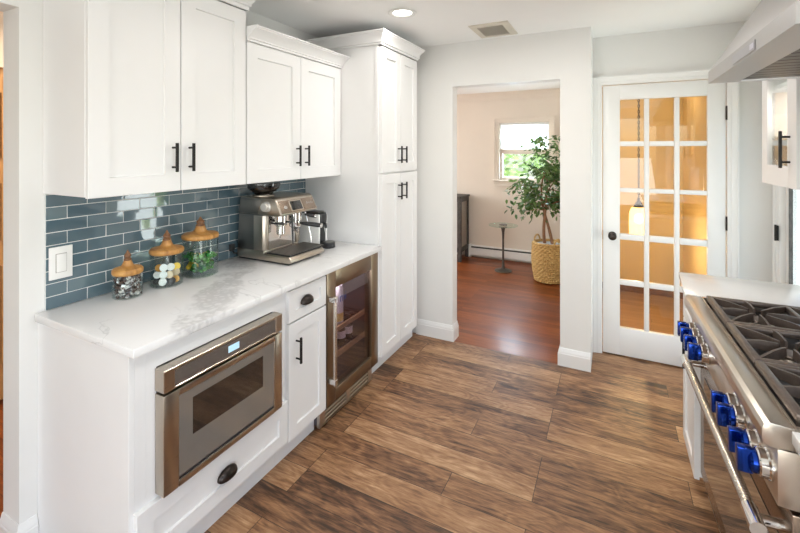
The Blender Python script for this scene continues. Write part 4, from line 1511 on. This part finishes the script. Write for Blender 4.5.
# ---------------------------------------------------------------- hall furniture
sx, sy = .762, 4.595
st = thing('side_table', 'small round glass-topped pedestal table in the hall', 'side table', (sx, sy, 0))
M['tablemetal'] = plain('antique_bronze', (.10, .085, .07), .38, .7, .15, 40)
M['tableglass'] = thin_glass('green_edge_glass', (.80, .92, .87), 0, 1.5, .05)
MB().lathe([(0, .580), (.178, .580), (.183, .5835), (.183, .5885), (.178, .592), (0, .592)], (sx, sy, 0), 48).build('tabletop', 'tableglass', st)
MB().lathe([(0, 0), (.105, 0), (.108, .006), (.104, .014), (.060, .020), (.030, .030), (.020, .045), (.018, .10), (.013, .13), (.0125, .40), (.017, .50), (.026, .545), (.030, .555), (.055, .562), (.058, .572), (.058, .5795), (0, .5795)], (sx, sy, 0), 32).build('pedestal', 'tablemetal', st)
MB().lathe([(0, .5925), (.052, .5925), (.05, .598), (0, .600)], (sx, sy, 0), 28).build('fixing_disc', 'tablemetal', st)

# basket
bx, by = 1.335, 4.42
bk = thing('woven_basket', 'round woven seagrass basket holding the ficus tree', 'basket', (bx, by, 0))


def weave(a, h):
    return .011 * math.sin(a * 22 + PI * round(h / .024)) + .003 * math.sin(a * 44)


prof = [(0, .004), (.120, .002), (.150, .012)]
for i in range(19):
    h = .018 + i * .024
    tt = h / .45
    r = .150 + .038 * math.sin(min(1, tt * 1.25) * PI * .55) - .022 * max(0, tt - .5)
    prof += [(r + .005, h), (r - .002, h + .012)]
prof += [(.170, .465), (.160, .468), (.150, .455), (.145, .36), (0, .36)]
MB().lathe(prof, (bx, by, 0), 88, wob=lambda a, h: weave(a, h) if .014 < h < .455 else 0).build('basket_body', 'seagrass', bk, smooth=60)
for a in (2.6, 5.5):
    ca, sa = math.cos(a), math.sin(a)
    tx, ty = -sa, ca
    pts = []
    for i in range(13):
        q = PI * i / 12
        pts.append((bx + ca * .165 + tx * .052 * math.cos(q), by + sa * .165 + ty * .052 * math.cos(q), .440 + .085 * math.sin(q)))
    MB().tube(pts, .010, 10).build('handle', 'seagrass', bk)

# ficus
ft = thing('ficus_tree', 'leafy potted ficus tree with twin trunks standing in the woven basket', 'potted tree', (bx, by, .361))
MB().lathe([(0, .361), (.13, .361), (.138, .44), (.128, .444), (0, .447)], (bx, by, 0), 32).build('planter', 'soil', ft)
m = MB()
tips = []
for k_ in range(2):
    pts, rr = [], []
    for i in range(18):
        q = i / 17
        a = k_ * PI + q * 4.2
        rad = .030 * (1 - q * .5) + .012
        pts.append((bx + .0 + rad * math.cos(a) - .05 * math.sin(q * 2.4), by + rad * math.sin(a), .44 + q * .85))
        rr.append(.019 * (1 - .55 * q))
    m.tube(pts, rr, 10)
    tips.append(pts)
brs = []
for k_ in range(34):
    pts0 = tips[k_ % 2]
    i = random.randint(8, 17)
    p = Vector(pts0[i])
    a = random.uniform(0, 2 * PI)
    ln_ = random.uniform(.2, .40)
    up = random.uniform(-.12, .75)
    q0, q1 = p + Vector((math.cos(a) * ln_ * .5, math.sin(a) * ln_ * .5, up * ln_ * .7)), p + Vector((math.cos(a) * ln_, math.sin(a) * ln_, up * ln_ * 1.05 - .04))
    for q in (q0, q1):
        q.x = min(q.x, 1.64)
    m.tube([p, q0, q1], [.0055, .004, .0018], 6)
    brs.append((p, q0, q1))
m.build('trunk', 'bark', ft)
lm = MB()


def leaf(p, d, ln_, wd):
    if p.x > 1.64:
        return
    d = d.normalized()
    s_ = d.cross(Vector((0, 0, 1)))
    if s_.length < .05:
        s_ = Vector((1, 0, 0))
    s_ = s_.normalized()
    s_ = Matrix.Rotation(random.uniform(-.9, .9), 3, d) @ s_
    n_ = s_.cross(d)
    P = [p, p + d * ln_ * .3 + s_ * wd * .9 - n_ * wd * .15, p + d * ln_ * .65 + s_ * wd * .8 - n_ * wd * .3, p + d * ln_ - n_ * wd * .7, p + d * ln_ * .65 - s_ * wd * .8 - n_ * wd * .3, p + d * ln_ * .3 - s_ * wd * .9 - n_ * wd * .15, p + d * ln_ * .45 + n_ * wd * .2]
    lm._add(P, [(0, 1, 6), (1, 2, 6), (2, 3, 6), (3, 4, 6), (4, 5, 6), (5, 0, 6)])


for p, q0, q1 in brs:
    for i in range(30):
        t_ = random.uniform(.25, 1.05)
        c_ = p.lerp(q0, t_ * 2) if t_ < .5 else q0.lerp(q1, (t_ - .5) * 2)
        c_ = c_ + Vector((random.gauss(0, .045), random.gauss(0, .045), random.gauss(0, .045)))
        d = (q1 - p).normalized() * .5 + Vector((random.gauss(0, .7), random.gauss(0, .7), random.uniform(-1.1, .25)))
        leaf(c_, d, random.uniform(.055, .085), random.uniform(.016, .024))
for i in range(150):
    a = random.uniform(0, 2 * PI)
    c_ = Vector((bx - .04 + random.gauss(0, .10), by + random.gauss(0, .10), random.uniform(1.40, 1.74)))
    leaf(c_, Vector((math.cos(a), math.sin(a), random.uniform(-1, .3))), random.uniform(.055, .08), random.uniform(.016, .022))
lo_ = lm.build('foliage', 'leaf', ft)

# console cabinet
kx1, ky0, ky1, kt = .150, 4.735, 5.105, .905
cn = thing('console_cabinet', 'dark weathered wood console with pale mesh end panel in the hall', 'cabinet', (-.4, 4.92, 0))
kx0 = -.95
m = MB()
for x0 in (kx0, kx1 - .05):
    for y0 in (ky0, ky1 - .05):
        m.box(x0, x0 + .05, y0, y0 + .05, .10, kt - .03, .002, 1)
m.box(kx0, kx1, ky0 + .05, ky1 - .05, .13, .19).box(kx0 + .05, kx1 - .05, ky0 + .003, ky0 + .05, .13, .19).box(kx0 + .05, kx1 - .05, ky1 - .05, ky1, .13, .19).box(kx0, kx1, ky0 + .05, ky1 - .05, kt - .08, kt - .03).box(kx0 + .05, kx1 - .05, ky0 + .003, ky0 + .05, kt - .08, kt - .03)
m.build('frame', 'greywood', cn)
MB().box(kx0 - .012, kx1 + .012, ky0 - .012, ky1 + .008, kt - .03, kt, .003).build('top', 'greywood', cn)
for x0, y0 in ((kx0, ky0), (kx0, ky1 - .05), (kx1 - .05, ky0), (kx1 - .05, ky1 - .05)):
    MB().prism([(x0 + .002, y0 + .002), (x0 + .048, y0 + .002), (x0 + .048, y0 + .048), (x0 + .002, y0 + .048)], XY, 0, .10, .004).build('leg', 'greywood', cn)
MB().box(kx1 - .030, kx1 - .018, ky0 + .05, ky1 - .05, .19, kt - .08).build('end_panel', 'cane', cn, smooth=0)
for i in range(2):
    a = kx0 + .05 + i * .5
    MB().box(a + .004, a + .496, ky0 + .012, ky0 + .03, .195, kt - .085, .002, 1).build('door', 'cane', cn)

# baseboard heater
bh = thing('baseboard_heater', 'long white baseboard heater under the hall window', 'heater', (.6, 5.11, 0))
hx0, hx1 = .155, 1.74
MB().prism([(YW - .002, .02), (YW - .010, .165), (YW - .030, .178), (YW - .06, .168), (YW - .062, .162), (YW - .030, .170), (YW - .016, .16), (YW - .012, .02)], lambda u, v, w_: (w_, u, v), hx0, hx1).build('back_plate', 'white_plastic', bh, smooth=0)
MB().prism([(YW - .062, .036), (YW - .066, .040), (YW - .066, .130), (YW - .058, .138), (YW - .054, .134), (YW - .061, .128), (YW - .061, .042)], lambda u, v, w_: (w_, u, v), hx0, hx1).build('front_cover', 'white_plastic', bh, smooth=0)
MB().box(hx0 + .02, hx1, YW - .052, YW - .016, .06, .15).build('heating_fins', 'darkink', bh, smooth=0)
MB().box(hx0 - .004, hx0 + .03, YW - .070, YW - .002, 0, .18, .003).build('end_cap', 'white_plastic', bh)

# ---------------------------------------------------------------- pendant in the pantry
px_, py_ = 2.212, 3.45
M['amber'] = plain('amber_glass_shade', (.95, .75, .40), .25, 0, .08, 60)
mt, ntp, pp = MAT['amber'], MAT['amber'].node_tree, MAT['amber'].node_tree.nodes['Principled BSDF']
pp.inputs['Transmission Weight'].default_value = .55
pp.inputs['Emission Color'].default_value = (1, .62, .22, 1)
pp.inputs['Emission Strength'].default_value = 1.6
M['bulb'] = emit('warm_bulb', (1, .78, .42), 26)
pz = .820
pd = thing('pendant_lamp', 'lit amber glass pendant lamp on a chain behind the french door', 'pendant lamp', (px_, py_, pz))
MB().lathe([(.030, .235), (.047, .225), (.064, .200), (.072, .165), (.073, .10), (.072, .02), (.069, .0), (.067, .0), (.069, .02), (.070, .10), (.069, .163), (.062, .195), (.046, .219), (.030, .229)], (px_, py_, pz), 40, wob=lambda a, h: .0022 * math.cos(a * 20)).build('glass_shade', 'amber', pd, smooth=60)
m = MB()
for i in range(20):
    a = 2 * PI * i / 20
    m.sphere((px_ + .069 * math.cos(a), py_ + .069 * math.sin(a), pz - .008), .008, 1, (1, 1, 1.6))
m.build('bead_fringe', 'amber', pd, smooth=60)
MB().lathe([(0, .222), (.044, .222), (.042, .236), (.030, .250), (.022, .268), (.012, .285), (.010, .31), (0, .312)], (px_, py_, pz), 28).build('metal_cap', 'bronze', pd)
MB().sphere((px_, py_, pz + .125), .034, 2, (1, 1, 1.3)).build('bulb', 'bulb', pd)
m = MB()
zc = pz + .31
i = 0
while zc < CZ - .03:
    c_, s_ = (1, 0) if i % 2 else (0, 1)
    pts = [(px_ + .007 * math.cos(q * PI / 4) * c_, py_ + .007 * math.cos(q * PI / 4) * s_, zc + .013 + .015 * math.sin(q * PI / 4)) for q in range(9)]
    m.tube(pts, .0040, 6, False)
    zc += .024
    i += 1
m.build('chain', 'bronze', pd)
MB().lathe([(0, -.002), (.06, -.002), (.058, -.018), (.02, -.03), (0, -.032)], (px_, py_, CZ), 28).build('ceiling_rose', 'bronze', pd)
l = bpy.data.lights.new('pendant_glow', 'POINT')
l.energy = 10
l.color = (1, .79, .46)
l.shadow_soft_size = .05
lo = bpy.data.objects.new('pendant_glow', l)
lo.location = (0, 0, -.07)
lo.parent = pd
C.objects.link(lo)
